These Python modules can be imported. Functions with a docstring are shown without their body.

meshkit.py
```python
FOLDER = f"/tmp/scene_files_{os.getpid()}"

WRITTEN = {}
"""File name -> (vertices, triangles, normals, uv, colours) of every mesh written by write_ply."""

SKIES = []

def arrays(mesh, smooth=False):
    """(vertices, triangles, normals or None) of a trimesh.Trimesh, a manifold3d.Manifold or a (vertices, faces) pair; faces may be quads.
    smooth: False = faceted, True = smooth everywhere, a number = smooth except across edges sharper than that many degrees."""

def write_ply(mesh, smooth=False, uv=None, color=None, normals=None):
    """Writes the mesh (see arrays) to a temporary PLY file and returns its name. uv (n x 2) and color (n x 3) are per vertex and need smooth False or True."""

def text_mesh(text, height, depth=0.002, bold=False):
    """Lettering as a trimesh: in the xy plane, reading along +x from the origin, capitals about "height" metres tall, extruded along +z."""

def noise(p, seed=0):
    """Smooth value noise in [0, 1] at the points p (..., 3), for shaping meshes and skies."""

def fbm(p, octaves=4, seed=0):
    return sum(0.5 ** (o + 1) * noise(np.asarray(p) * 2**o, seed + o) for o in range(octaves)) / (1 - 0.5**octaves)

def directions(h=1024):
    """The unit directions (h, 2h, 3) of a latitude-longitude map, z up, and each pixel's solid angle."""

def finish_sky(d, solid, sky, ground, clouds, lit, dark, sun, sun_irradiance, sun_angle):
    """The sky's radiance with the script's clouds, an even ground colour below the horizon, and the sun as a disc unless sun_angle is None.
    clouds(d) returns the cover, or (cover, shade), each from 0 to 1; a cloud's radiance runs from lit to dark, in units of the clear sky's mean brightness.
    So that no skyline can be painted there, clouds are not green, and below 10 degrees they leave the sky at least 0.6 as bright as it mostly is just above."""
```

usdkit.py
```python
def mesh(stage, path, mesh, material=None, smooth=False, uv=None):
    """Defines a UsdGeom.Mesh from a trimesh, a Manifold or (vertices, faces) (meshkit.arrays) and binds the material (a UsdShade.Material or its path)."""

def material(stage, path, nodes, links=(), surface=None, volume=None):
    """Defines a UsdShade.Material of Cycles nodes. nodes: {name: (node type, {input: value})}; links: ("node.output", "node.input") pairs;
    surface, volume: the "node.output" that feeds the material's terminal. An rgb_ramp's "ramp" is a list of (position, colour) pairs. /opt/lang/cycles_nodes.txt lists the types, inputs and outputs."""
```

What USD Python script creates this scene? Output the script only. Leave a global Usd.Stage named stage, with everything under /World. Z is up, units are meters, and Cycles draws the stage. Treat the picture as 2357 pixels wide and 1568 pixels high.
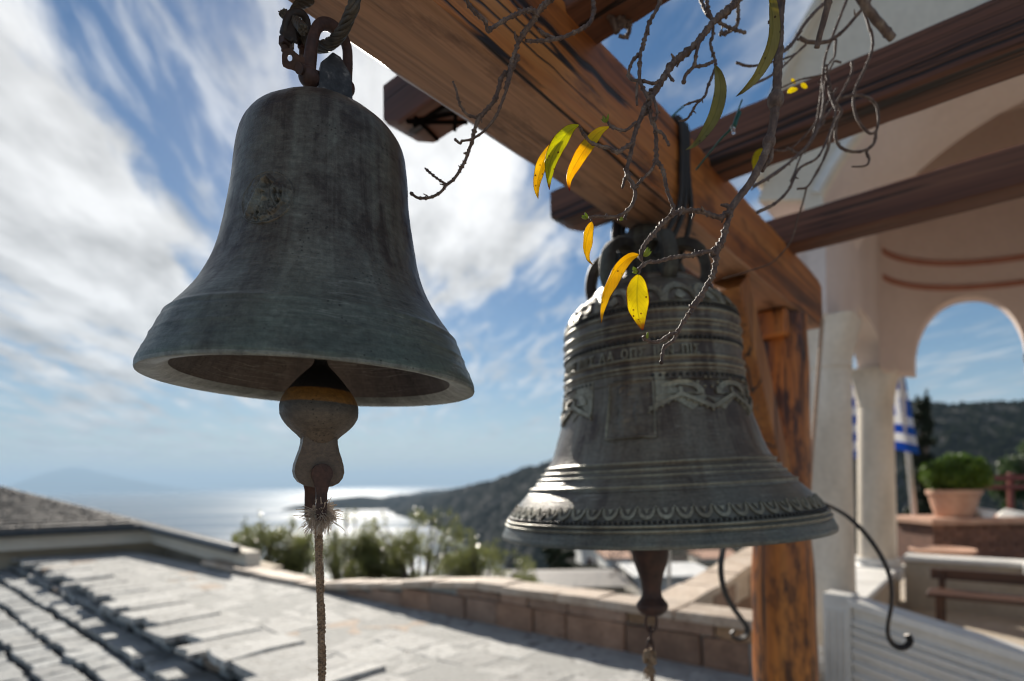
import math, random
import numpy as np, trimesh, usdkit, meshkit
from pxr import Usd, UsdGeom, UsdLux, UsdShade, Gf, Sdf
from scipy.interpolate import PchipInterpolator
from shapely.geometry import Polygon, box as sbox
from shapely import affinity

stage = Usd.Stage.CreateInMemory()
UsdGeom.SetStageUpAxis(stage, UsdGeom.Tokens.z)
UsdGeom.SetStageMetersPerUnit(stage, 1.0)
UsdGeom.Xform.Define(stage, '/World')
UsdGeom.Scope.Define(stage, '/World/Looks')

# ------------------------------------------------------------------ camera, sky, sun, exposure
FPX, CX, HY, ROLL = 1300.0, 1178.5, 1113.0, -0.014        # focal length, optical axis and roll, in units of a 2357 x 1568 picture
SUN_AZ, SUN_EL = math.radians(-16.0), math.radians(31.0)
EXPOSURE = 0.72
cam = UsdGeom.Camera.Define(stage, '/World/camera')
cam.CreateHorizontalApertureAttr(36.0)
cam.CreateVerticalApertureAttr(36.0 * 681 / 1024)
cam.CreateFocalLengthAttr(FPX / 2357 * 36.0)
cam.CreateHorizontalApertureOffsetAttr(0.0)
cam.CreateVerticalApertureOffsetAttr((HY - 784.0) / 2357 * 36.0)
cam.CreateFStopAttr(2.9)
cam.CreateFocusDistanceAttr(0.60)
cam.CreateClippingRangeAttr(Gf.Vec2f(0.02, 200000.0))
cam.CreateExposureAttr(EXPOSURE)
_c, _s = math.cos(ROLL), math.sin(ROLL)
# camera axes in world: right, up, back
_right = np.array([_c, 0, _s]); _up = np.array([-_s, 0, _c]); _back = np.array([0, -1.0, 0])
_m = np.eye(4); _m[0, :3] = _right; _m[1, :3] = _up; _m[2, :3] = _back
cam.AddTransformOp().Set(Gf.Matrix4d(_m.tolist()))

def ray(x, y):
    px, py = x - CX, HY - y
    d = px * _right + py * _up
    return np.array([d[0] / FPX, 1.0, d[2] / FPX])

def at(x, y, fwd):
    return ray(x, y) * fwd

def sunvec():
    return np.array([math.sin(SUN_AZ) * math.cos(SUN_EL), math.cos(SUN_AZ) * math.cos(SUN_EL), math.sin(SUN_EL)])

sun = UsdLux.DistantLight.Define(stage, '/World/sun_light')
sun.CreateIntensityAttr(1.25); sun.CreateNormalizeAttr(True); sun.CreateAngleAttr(0.5)
sun.CreateColorAttr(Gf.Vec3f(1.0, 0.93, 0.82))
sun.AddRotateZOp().Set(-math.degrees(SUN_AZ)); sun.AddRotateXOp().Set(-(90 - math.degrees(SUN_EL)))

dome = UsdLux.DomeLight.Define(stage, '/World/sky')
dome.CreateIntensityAttr(1.0)
dome.GetPrim().SetCustomDataByKey('kind', 'structure')
CLOUD_AZ = math.radians(-14.0)
def unit(v): return np.asarray(v, float) / np.linalg.norm(v)
nodes = {
 'tc': ('texture_coordinate', {}),
 'sky': ('sky_texture', {'sky_type': 'single_scattering', 'sun_disc': False, 'sun_elevation': SUN_EL, 'sun_rotation': SUN_AZ, 'air_density': 1.0, 'aerosol_density': 0.2, 'ozone_density': 1.8, 'altitude': 200.0}),
 'xyz': ('separate_xyz', {}), 'zc': ('math', {'math_type': 'maximum', 'value2': 0.0}), 'zo': ('math', {'math_type': 'add', 'value2': 0.075}),
 'dx': ('math', {'math_type': 'divide'}), 'dy': ('math', {'math_type': 'divide'}), 'pc': ('combine_xyz', {}),
 'rot': ('vector_rotate', {'rotate_type': 'z_axis', 'angle': CLOUD_AZ}),
 'map1': ('mapping', {'scale': (5.2, 2.0, 1.0), 'location': (3.1, 0.7, 0.0)}),
 'map3': ('mapping', {'scale': (1.3, 0.5, 1.0), 'location': (1.7, 2.9, 0.0)}), 'n3': ('noise_texture', {'scale': 1.0, 'detail': 2.0}), 'na': ('math', {'math_type': 'multiply', 'value2': 0.68}), 'nb': ('math', {'math_type': 'multiply_add', 'value2': 0.32}),
 'n1': ('noise_texture', {'scale': 1.0, 'detail': 11.0, 'roughness': 0.60, 'distortion': 0.35}),
 'map2': ('mapping', {'scale': (3.6, 1.6, 1.0), 'location': (0.4, 5.2, 0.0)}),
 'n2': ('noise_texture', {'scale': 1.0, 'detail': 8.0, 'roughness': 0.58}),
}
links = [('tc.generated', 'xyz.vector'), ('tc.generated', 'sky.vector'), ('xyz.z', 'zc.value1'), ('zc.value', 'zo.value1'), ('xyz.x', 'dx.value1'), ('zo.value', 'dx.value2'),
         ('xyz.y', 'dy.value1'), ('zo.value', 'dy.value2'), ('dx.value', 'pc.x'), ('dy.value', 'pc.y'), ('pc.vector', 'rot.vector'), ('rot.vector', 'map1.vector'), ('map1.vector', 'n1.vector'),
         ('rot.vector', 'map2.vector'), ('rot.vector', 'map3.vector'), ('map3.vector', 'n3.vector'), ('n1.fac', 'na.value1'), ('n3.fac', 'nb.value1'), ('na.value', 'nb.value3'), ('map2.vector', 'n2.vector')]
# broad banks of cloud and clear lanes (direction, angular radius, weight)
BANKS = [((20, 330), .20, .16), ((190, 470), .15, .16), ((330, 560), .12, .06), ((90, 90), .2, .14), ((250, 620), .18, .06),
         ((1020, 330), .16, .20), ((1150, 560), .13, .14), ((1000, 520), .12, .10), ((1500, 60), .25, .04), ((800, 170), .10, .12),
         ((400, 200), .13, -.22), ((300, 40), .12, -.20), ((520, 380), .12, -.12), ((560, 120), .12, -.08), ((440, 470), .10, -.06),
         ((1180, 800), .11, -.20), ((1000, 1000), .09, -.10), ((1250, 900), .08, -.10), ((1700, 150), .2, -.02), ((2250, 850), .2, -.10),
         ((1130, 960), .05, .12), ((860, 1010), .06, .06), ((300, 960), .12, .06)]
prev = 'nb.value'
for k, (p, sg, w) in enumerate(BANKS):
    c = unit(ray(*p))
    nodes[f'bd{k}'] = ('vector_math', {'math_type': 'distance', 'vector2': tuple(c)})
    nodes[f'bs{k}'] = ('math', {'math_type': 'power', 'value2': 2.0})
    nodes[f'bm{k}'] = ('math', {'math_type': 'multiply', 'value2': -1.0 / (sg * sg)})
    nodes[f'be{k}'] = ('math', {'math_type': 'exponent'})
    nodes[f'ba{k}'] = ('math', {'math_type': 'multiply_add', 'value2': w})
    links += [('tc.generated', f'bd{k}.vector1'), (f'bd{k}.value', f'bs{k}.value1'), (f'bs{k}.value', f'bm{k}.value1'), (f'bm{k}.value', f'be{k}.value1'), (f'be{k}.value', f'ba{k}.value1'), (prev, f'ba{k}.value3')]
    prev = f'ba{k}.value'
nodes.update({
 'cov': ('map_range', {'range_type': 'smoothstep', 'from_min': 0.47, 'from_max': 0.68, 'to_min': 0.0, 'to_max': 1.0, 'clamp': True}),
 'sd': ('vector_math', {'math_type': 'distance', 'vector2': tuple(sunvec())}), 'sp': ('math', {'math_type': 'power', 'value2': 2.0}), 'sm': ('math', {'math_type': 'multiply', 'value2': -1.0 / 0.42 ** 2}), 'se': ('math', {'math_type': 'exponent'}),
 'lit': ('math', {'math_type': 'multiply_add', 'value2': 4.0, 'value3': 8.6}),
 'sh': ('map_range', {'from_min': 0.36, 'from_max': 0.66, 'to_min': 1.2, 'to_max': 0.58, 'clamp': True}), 'lm': ('math', {'math_type': 'multiply'}),
 'cc': ('vector_math', {'math_type': 'scale', 'vector1': (1.0, 1.0, 1.0)}),
 'sat': ('hsv', {'hue': 0.5, 'saturation': 1.36, 'value': 0.86, 'fac': 1.0}),
 'hz': ('math', {'math_type': 'multiply', 'value2': -13.0}), 'he': ('math', {'math_type': 'exponent'}), 'hm': ('math', {'math_type': 'multiply', 'value2': 0.82}), 'hmx': ('mix_color', {'blend_type': 'mix', 'use_clamp': True}), 'hcs': ('math', {'math_type': 'multiply_add', 'value2': 3.4, 'value3': 5.9}), 'hc': ('vector_math', {'math_type': 'scale', 'vector1': (0.95, 1.0, 1.05)}),
 'map4': ('mapping', {'scale': (10.0, 2.6, 1.0), 'location': (5.3, 1.1, 0.0)}), 'n4': ('noise_texture', {'scale': 1.0, 'detail': 9.0, 'roughness': 0.6, 'distortion': 0.5}), 'n4b': ('math', {'math_type': 'multiply_add', 'value2': 0.55, 'value3': -0.27}), 'ci': ('math', {'math_type': 'add'}), 'cir': ('map_range', {'range_type': 'smoothstep', 'from_min': 0.44, 'from_max': 0.72, 'to_min': 0.0, 'to_max': 0.62, 'clamp': True}), 'cmax': ('math', {'math_type': 'maximum'}),
 'mx': ('mix_color', {'blend_type': 'mix', 'use_clamp': True}),
 'bg': ('background_shader', {'strength': 0.05}),
})
links += [(prev, 'cov.value'), ('rot.vector', 'map4.vector'), ('map4.vector', 'n4.vector'), ('n3.fac', 'n4b.value1'), ('n4.fac', 'ci.value1'), ('n4b.value', 'ci.value2'), ('ci.value', 'cir.value'), ('cov.result', 'cmax.value1'), ('cir.result', 'cmax.value2'), ('cmax.value', 'mx.fac'), ('sky.color', 'sat.color'), ('sat.color', 'mx.a'), ('tc.generated', 'sd.vector1'), ('sd.value', 'sp.value1'), ('sp.value', 'sm.value1'), ('sm.value', 'se.value1'), ('se.value', 'lit.value1'),
          ('n2.fac', 'sh.value'), ('lit.value', 'lm.value1'), ('sh.result', 'lm.value2'), ('lm.value', 'cc.scale'), ('cc.vector', 'mx.b'), ('xyz.z', 'hz.value1'), ('hz.value', 'he.value1'), ('he.value', 'hm.value1'), ('hm.value', 'hmx.fac'), ('mx.result', 'hmx.a'), ('se.value', 'hcs.value1'), ('hcs.value', 'hc.scale'), ('hc.vector', 'hmx.b'), ('hmx.result', 'bg.color')]
skymat = usdkit.material(stage, '/World/Looks/sky', nodes, links, surface='bg.background')
UsdShade.MaterialBindingAPI.Apply(dome.GetPrim()).Bind(skymat)

# ------------------------------------------------------------------ scene helpers
AZ = math.radians(40.7)                       # bearing of the bell beam
S3 = np.array([math.sin(AZ), math.cos(AZ), 0.0]); M3 = np.array([-math.cos(AZ), math.sin(AZ), 0.0]); Z3 = np.array([0, 0, 1.0])
ROTW = 90 - math.degrees(AZ)                  # local x = along the beam, local y = across it, away to the left
def W(s, m, z): return s * S3 + m * M3 + z * Z3
def on_m(x, y, m): r = ray(x, y); return r * (m / (r @ M3))
def on_s(x, y, s): r = ray(x, y); return r * (s / (r @ S3))
def on_z(x, y, z): r = ray(x, y); return r * (z / r[2])
def sm(p): return float(p @ S3), float(p @ M3), float(p[2])

XF, COUNT = {}, {}
def _path(parent, name):
    k = (parent, name); n = COUNT.get(k, -1) + 1; COUNT[k] = n
    return f'{parent}/{name}' + (f'_{n:03d}' if n else '')
def tag(path, label=None, cat=None, group=None, kind=None):
    p = stage.GetPrimAtPath(path)
    for k, v in (('label', label), ('category', cat), ('group', group), ('kind', kind)):
        if v: p.SetCustomDataByKey(k, v)
def rotz(a):
    m = np.eye(4); c, s = math.cos(a), math.sin(a); m[:2, :2] = [[c, -s], [s, c]]; return m
def rot_about(axis, a): return trimesh.transformations.rotation_matrix(a, axis)
def thing(name, label, cat, loc=(0, 0, 0), rot=0.0, group=None, kind=None, extra=None):
    path = _path('/World', name)
    x = UsdGeom.Xform.Define(stage, path)
    m = rotz(math.radians(rot))
    if extra is not None: m = extra @ m
    m[:3, 3] = loc
    x.AddTransformOp().Set(Gf.Matrix4d(m.T.tolist()))
    XF[path] = m
    tag(path, label, cat, group, kind)
    return path
def _vf(mesh):
    if isinstance(mesh, trimesh.Trimesh): return np.array(mesh.vertices, float), np.array(mesh.faces)
    v, f = mesh; f = np.asarray(f, int)
    if f.shape[1] == 4: f = np.vstack([f[:, [0, 1, 2]], f[:, [0, 2, 3]]])
    return np.array(v, float), f
def joined(ms):
    vs, fs, n = [], [], 0
    for q in ms:
        v, f = _vf(q); vs.append(v); fs.append(f + n); n += len(v)
    return np.vstack(vs), np.vstack(fs)
def part(parent, name, mesh, mat, smooth=30, local=False, label=None, kind=None):
    """One mesh below parent; mesh in world coordinates unless local."""
    v, f = _vf(mesh)
    root = parent
    while root not in XF: root = root.rsplit('/', 1)[0]
    if not local:
        im = np.linalg.inv(XF[root]); v = v @ im[:3, :3].T + im[:3, 3]
    path = _path(parent, name)
    usdkit.mesh(stage, path, (v, f), MAT[mat] if isinstance(mat, str) else mat, smooth=smooth)
    tag(path, label, None, None, kind)
    return path
def single(name, mesh, mat, label, cat, smooth=30, group=None, kind=None):
    v, f = _vf(mesh); path = _path('/World', name)
    usdkit.mesh(stage, path, (v, f), MAT[mat] if isinstance(mat, str) else mat, smooth=smooth)
    tag(path, label, cat, group, kind); return path
def curves(parent, name, strands, width, mat):
    root = parent
    while root not in XF: root = root.rsplit('/', 1)[0]
    im = np.linalg.inv(XF[root]); path = _path(parent, name)
    c = UsdGeom.BasisCurves.Define(stage, path)
    c.CreateTypeAttr('linear')
    pts = np.vstack(strands) @ im[:3, :3].T + im[:3, 3]
    c.CreatePointsAttr([Gf.Vec3f(*map(float, p)) for p in pts]); c.CreateCurveVertexCountsAttr([len(q) for q in strands])
    c.CreateWidthsAttr([float(width)]); c.SetWidthsInterpolation('constant')
    UsdShade.MaterialBindingAPI.Apply(c.GetPrim()).Bind(MAT[mat]); return path

# ---- shapes
def box(lo, hi):
    lo, hi = np.minimum(lo, hi), np.maximum(lo, hi)
    m = trimesh.creation.box(extents=np.array(hi) - np.array(lo)); m.apply_translation((np.array(hi) + np.array(lo)) / 2); return m
def chamfer_box(lo, hi, c=0.006):
    """A box with bevelled edges (hull of 24 points)."""
    lo, hi = np.array(lo, float), np.array(hi, float); pts = []
    c = min(c, (hi - lo).min() * .3)
    for i in range(8):
        q = np.array([hi[k] if i >> k & 1 else lo[k] for k in range(3)]); sgn = np.array([-1 if i >> k & 1 else 1 for k in range(3)])
        for k in range(3):
            d = sgn * c; d[k] = 0; pts.append(q + d)
    return trimesh.convex.convex_hull(np.array(pts))
def toW(mesh, rot=None, shift=None):
    """(s, m, z) coordinates to world."""
    v, f = _vf(mesh); return v[:, :1] * S3 + v[:, 1:2] * M3 + v[:, 2:] * Z3, f
def moved(mesh, t):
    v, f = _vf(mesh); return v + np.asarray(t, float), f
def xformed(mesh, M):
    v, f = _vf(mesh); return v @ M[:3, :3].T + M[:3, 3], f
def smoothline(pts, step):
    """Catmull-Rom through pts, resampled evenly."""
    p = np.asarray(pts, float)
    if len(p) == 2: dense = p[0] + np.linspace(0, 1, 40)[:, None] * (p[1] - p[0])
    else:
        q = np.vstack([2 * p[0] - p[1], p, 2 * p[-1] - p[-2]]); t = np.linspace(0, 1, 14, endpoint=False)[:, None]; out = []
        for i in range(1, len(q) - 2):
            a, b, c, d = q[i - 1], q[i], q[i + 1], q[i + 2]
            out.append(.5 * (2 * b + (c - a) * t + (2 * a - 5 * b + 4 * c - d) * t ** 2 + (3 * b - a - 3 * c + d) * t ** 3))
        dense = np.vstack(out + [p[-1:]])
    L = np.r_[0, np.cumsum(np.linalg.norm(np.diff(dense, axis=0), axis=1))]
    n = max(3, int(L[-1] / step) + 1); u = np.linspace(0, L[-1], n)
    return np.stack([np.interp(u, L, dense[:, k]) for k in range(3)], 1)
def frames(p):
    t = np.gradient(p, axis=0); t /= np.linalg.norm(t, axis=1, keepdims=True) + 1e-12
    a = np.cross(t[0], [0, 0, 1.0] if abs(t[0][2]) < .9 else [1.0, 0, 0]); a /= np.linalg.norm(a); A = [a]
    for i in range(1, len(p)):
        a = A[-1] - (A[-1] @ t[i]) * t[i]; A.append(a / (np.linalg.norm(a) + 1e-12))
    A = np.array(A); return t, A, np.cross(t, A)
def tube(p, r, sides=8, section=None, caps=True, closed=False):
    p = np.asarray(p, float); r = np.broadcast_to(r, (len(p),)).astype(float); _, A, B = frames(p)
    if section is None:
        th = np.arange(sides) * 2 * np.pi / sides; section = np.stack([np.cos(th), np.sin(th)], 1)
    section = np.asarray(section, float); k = len(section)
    v = p[:, None] + r[:, None, None] * (section[None, :, :1] * A[:, None] + section[None, :, 1:] * B[:, None])
    n = len(p); i, j = np.meshgrid(np.arange(n if closed else n - 1), np.arange(k), indexing='ij')
    f = np.stack([i * k + j, i * k + (j + 1) % k, ((i + 1) % n) * k + (j + 1) % k, ((i + 1) % n) * k + j], -1).reshape(-1, 4)
    f = np.vstack([f[:, [0, 1, 2]], f[:, [0, 2, 3]]]); v = v.reshape(-1, 3)
    if caps and not closed:
        c0, c1 = len(v), len(v) + 1; v = np.vstack([v, p[:1], p[-1:]]); jj = np.arange(k)
        f = np.vstack([f, np.stack([np.full(k, c0), (jj + 1) % k, jj], 1), np.stack([np.full(k, c1), (n - 1) * k + jj, (n - 1) * k + (jj + 1) % k], 1)])
    return v, f
def lathe(prof, n=64, closed=False):
    prof = np.asarray(prof, float); th = np.arange(n) * 2 * np.pi / n; k = len(prof)
    v = np.stack([prof[:, None, 0] * np.cos(th), prof[:, None, 0] * np.sin(th), np.broadcast_to(prof[:, None, 1], (k, n))], -1).reshape(-1, 3)
    i, j = np.meshgrid(np.arange(k if closed else k - 1), np.arange(n), indexing='ij')
    f = np.stack([i * n + j, i * n + (j + 1) % n, ((i + 1) % k) * n + (j + 1) % n, ((i + 1) % k) * n + j], -1).reshape(-1, 4)
    return v, np.vstack([f[:, [0, 1, 2]], f[:, [0, 2, 3]]])
def extrude(poly, h):
    return trimesh.creation.extrude_polygon(poly, h, engine='earcut')
def prism(pts2, depth, O, U, V, N):
    """Polygon in the plane O + x U + y V, extruded by depth along N."""
    poly = pts2 if isinstance(pts2, Polygon) else Polygon(pts2)
    m = extrude(poly.buffer(0), depth); v = np.array(m.vertices)
    w = np.asarray(O) + v[:, :1] * np.asarray(U) + v[:, 1:2] * np.asarray(V) + v[:, 2:] * np.asarray(N)
    f = np.array(m.faces)
    if np.dot(np.cross(U, V), N) < 0: f = f[:, ::-1]
    return w, f
def grid(X):
    """X: (a, b, 3) points."""
    a, b = X.shape[:2]; i, j = np.meshgrid(np.arange(a - 1), np.arange(b - 1), indexing='ij')
    q = np.stack([i * b + j, i * b + j + 1, (i + 1) * b + j + 1, (i + 1) * b + j], -1).reshape(-1, 4)
    return X.reshape(-1, 3), np.vstack([q[:, [0, 1, 2]], q[:, [0, 2, 3]]])
def slab(poly, zb, zt, O, U, V, N, c=0.008):
    """An irregular stone: outline poly (n x 2) in the plane (O, U, V), from zb to zt along N, with a bevelled top edge."""
    p = np.asarray(poly, float); n = len(p); ctr = p.mean(0)
    q = ctr + (p - ctr) * (1 - c / np.linalg.norm(p - ctr, axis=1, keepdims=True))
    zt = np.broadcast_to(zt, (n,)).astype(float)
    def pt(a, h): return np.asarray(O) + a[:, :1] * U + a[:, 1:] * V + np.reshape(h, (-1, 1)) * N
    v = np.vstack([pt(p, np.full(n, zb)), pt(p, zt - c), pt(q, zt), pt(ctr[None], [zt.mean()])]); j = np.arange(n); k = (j + 1) % n
    f = [np.stack([j, k, n + k], 1), np.stack([j, n + k, n + j], 1), np.stack([n + j, n + k, 2 * n + k], 1), np.stack([n + j, 2 * n + k, 2 * n + j], 1), np.stack([2 * n + j, 2 * n + k, np.full(n, 3 * n)], 1)]
    return v, np.vstack(f)
def rough_rect(x0, x1, y0, y1, rng, j):
    """Outline of a hand-cut rectangular stone."""
    pts = [(x0, y0), ((x0 + x1) / 2, y0), (x1, y0), (x1, (y0 + y1) / 2), (x1, y1), ((x0 + x1) / 2, y1), (x0, y1), (x0, (y0 + y1) / 2)]
    return np.array(pts) + rng.uniform(-j, j, (8, 2))
# ------------------------------------------------------------------ materials
MAT = {}
def mk(name, nodes, links, surface='p.BSDF'):
    MAT[name] = usdkit.material(stage, f'/World/Looks/{name}', nodes, links, surface=surface)
def noisy(name, cols, scale=6.0, stretch=(1, 1, 1), detail=6, rough=.6, bump=.2, bscale=None, gloss=.6, metal=0.0, fine=0.12, coord='object', dist=0.004, spec=.5, per_object=0.0, stretch2=(1, 1, 1)):
    """Colour ramp over stretched noise, plus fine grain in colour and bump."""
    n = {'tc': ('texture_coordinate', {}), 'geo': ('geometry', {}), 'map': ('mapping', {'scale': stretch}), 'map2': ('mapping', {'scale': stretch2}), 'n1': ('noise_texture', {'scale': scale, 'detail': detail, 'roughness': rough}),
         'ramp': ('rgb_ramp', {'ramp': cols}), 'n2': ('noise_texture', {'scale': bscale or scale * 9, 'detail': 5.0, 'roughness': .65}),
         'r2': ('map_range', {'from_min': .25, 'from_max': .75, 'to_min': 1 - fine * 2, 'to_max': 1 + fine * 2}), 'mul': ('vector_math', {'math_type': 'scale'}),
         'oi': ('object_info', {}), 'or': ('map_range', {'from_min': 0, 'from_max': 1, 'to_min': 1 - per_object, 'to_max': 1 + per_object}), 'mul2': ('vector_math', {'math_type': 'scale'}),
         'rr': ('map_range', {'from_min': .3, 'from_max': .7, 'to_min': max(gloss - .12, .05), 'to_max': min(gloss + .12, 1)}),
         'b': ('bump', {'strength': bump, 'distance': dist}), 'p': ('principled_bsdf', {'metallic': metal, 'specular_ior_level': spec})}
    src = 'tc.object' if coord == 'object' else 'geo.position'
    l = [(src, 'map.vector'), ('map.vector', 'n1.vector'), (src, 'map2.vector'), ('map2.vector', 'n2.vector'), ('n1.fac', 'ramp.fac'), ('n2.fac', 'r2.value'), ('ramp.color', 'mul.vector1'), ('r2.result', 'mul.scale'),
         ('oi.random', 'or.value'), ('or.result', 'mul2.scale'), ('mul.vector', 'mul2.vector1'), ('mul2.vector', 'p.base_color'), ('n2.fac', 'b.height'), ('b.normal', 'p.normal'), ('n1.fac', 'rr.value'), ('rr.result', 'p.roughness')]
    mk(name, n, l)
def wood(name, cols, axis=0, crack=(.010, .005, .004), gloss=.5, crackw=.034, seed=0.0, blotch=None, under=None):
    """Sawn timber: soft colour bands and fine dark growth lines along the local axis, long drying cracks, darker stains; under = paler tint on downward faces, painting in light bounced off the ground."""
    def st(c, al): q = [c, c, c]; q[axis] = al; return tuple(q)
    n = {'tc': ('texture_coordinate', {}), 'm1': ('mapping', {'scale': st(11, .5), 'location': (seed, seed * .7, seed * 1.3)}), 'n1': ('noise_texture', {'scale': 1.0, 'detail': 6.0, 'roughness': .6, 'distortion': .3}), 'ramp': ('rgb_ramp', {'ramp': cols}),
         'm2': ('mapping', {'scale': st(150, 3.0), 'location': (seed, 3, 1)}), 'n2': ('noise_texture', {'scale': 1.0, 'detail': 4.0, 'roughness': .65}), 'f2': ('map_range', {'from_min': .3, 'from_max': .7, 'to_min': .70, 'to_max': 1.22}),
         'm3': ('mapping', {'scale': st(44, .30), 'location': (1, seed * 2, seed)}), 'n3': ('noise_texture', {'scale': 1.0, 'detail': 2.0, 'roughness': .5, 'distortion': .2}), 's3': ('math', {'math_type': 'subtract', 'value2': .5}), 'a3': ('math', {'math_type': 'absolute'}), 'f3': ('map_range', {'from_min': .004, 'from_max': .030, 'to_min': .30, 'to_max': 1.0, 'clamp': True}),
         'g3': ('noise_texture', {'scale': 3.0, 'detail': 2.0}), 'g3r': ('map_range', {'from_min': .40, 'from_max': .56, 'clamp': True}), 'x3': ('mix_float', {'a': 1.0}),
         'k1': ('math', {'math_type': 'multiply'}), 'sc': ('vector_math', {'math_type': 'scale'}),
         'mc': ('mapping', {'scale': st(6.5, .16), 'location': (seed * 1.7, seed, .3)}), 'c1': ('noise_texture', {'scale': 1.0, 'detail': 3.0, 'roughness': .5, 'distortion': .2}), 'cs': ('math', {'math_type': 'subtract', 'value2': .5}), 'ca': ('math', {'math_type': 'absolute'}),
         'mg': ('mapping', {'scale': st(3.0, .8)}), 'cg': ('noise_texture', {'scale': 1.0, 'detail': 3.0}), 'wv': ('map_range', {'from_min': .42, 'from_max': .62, 'to_min': .0005, 'to_max': crackw, 'clamp': True}), 'cd': ('math', {'math_type': 'divide'}), 'cm': ('map_range', {'from_min': .3, 'from_max': 1.0, 'clamp': True}), 'mx': ('mix_color', {'a': crack}),
         'mb': ('mapping', {'scale': st(2.6, .9), 'location': (seed, 1.0, 2.0)}), 'bl': ('noise_texture', {'scale': 6.0, 'detail': 6.0, 'roughness': .65}), 'blr': ('rgb_ramp', {'ramp': blotch or [(0, (1, 1, 1)), (1, (1, 1, 1))]}), 'bm': ('mix_color', {'blend_type': 'multiply', 'fac': 1.0}),
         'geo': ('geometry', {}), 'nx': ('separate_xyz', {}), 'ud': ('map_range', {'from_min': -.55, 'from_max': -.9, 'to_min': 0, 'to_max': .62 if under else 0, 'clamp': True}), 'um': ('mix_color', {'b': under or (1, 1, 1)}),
         'h1': ('math', {'math_type': 'multiply_add', 'value2': .6}), 'h2': ('math', {'math_type': 'multiply_add', 'value2': .35}), 'b': ('bump', {'strength': .85, 'distance': .004}), 'p': ('principled_bsdf', {'roughness': gloss})}
    l = [('tc.object', 'm1.vector'), ('m1.vector', 'n1.vector'), ('n1.fac', 'ramp.fac'), ('tc.object', 'm2.vector'), ('m2.vector', 'n2.vector'), ('n2.fac', 'f2.value'), ('tc.object', 'm3.vector'), ('m3.vector', 'n3.vector'), ('n3.fac', 's3.value1'), ('s3.value', 'a3.value1'), ('a3.value', 'f3.value'), ('tc.object', 'g3.vector'), ('g3.fac', 'g3r.value'), ('g3r.result', 'x3.fac'), ('f3.result', 'x3.b'),
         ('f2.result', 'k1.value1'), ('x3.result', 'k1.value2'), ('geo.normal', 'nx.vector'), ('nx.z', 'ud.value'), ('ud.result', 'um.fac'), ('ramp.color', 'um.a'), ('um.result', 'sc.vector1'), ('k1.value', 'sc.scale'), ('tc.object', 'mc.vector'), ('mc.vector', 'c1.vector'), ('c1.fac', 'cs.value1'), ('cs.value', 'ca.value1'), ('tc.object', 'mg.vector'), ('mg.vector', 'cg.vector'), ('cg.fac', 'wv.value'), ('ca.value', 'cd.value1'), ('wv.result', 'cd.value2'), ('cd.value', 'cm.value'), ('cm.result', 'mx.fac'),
         ('tc.object', 'mb.vector'), ('mb.vector', 'bl.vector'), ('bl.fac', 'blr.fac'), ('sc.vector', 'bm.a'), ('blr.color', 'bm.b'), ('bm.result', 'mx.b'), ('mx.result', 'p.base_color'), ('x3.result', 'h1.value1'), ('cm.result', 'h1.value3'), ('n2.fac', 'h2.value1'), ('h1.value', 'h2.value3'), ('h2.value', 'b.height'), ('b.normal', 'p.normal')]
    mk(name, n, l)
BL = [(0, (.2, .16, .15)), (.30, (.36, .30, .28)), (.46, (1, 1, 1)), (1, (1, 1, 1))]
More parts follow.
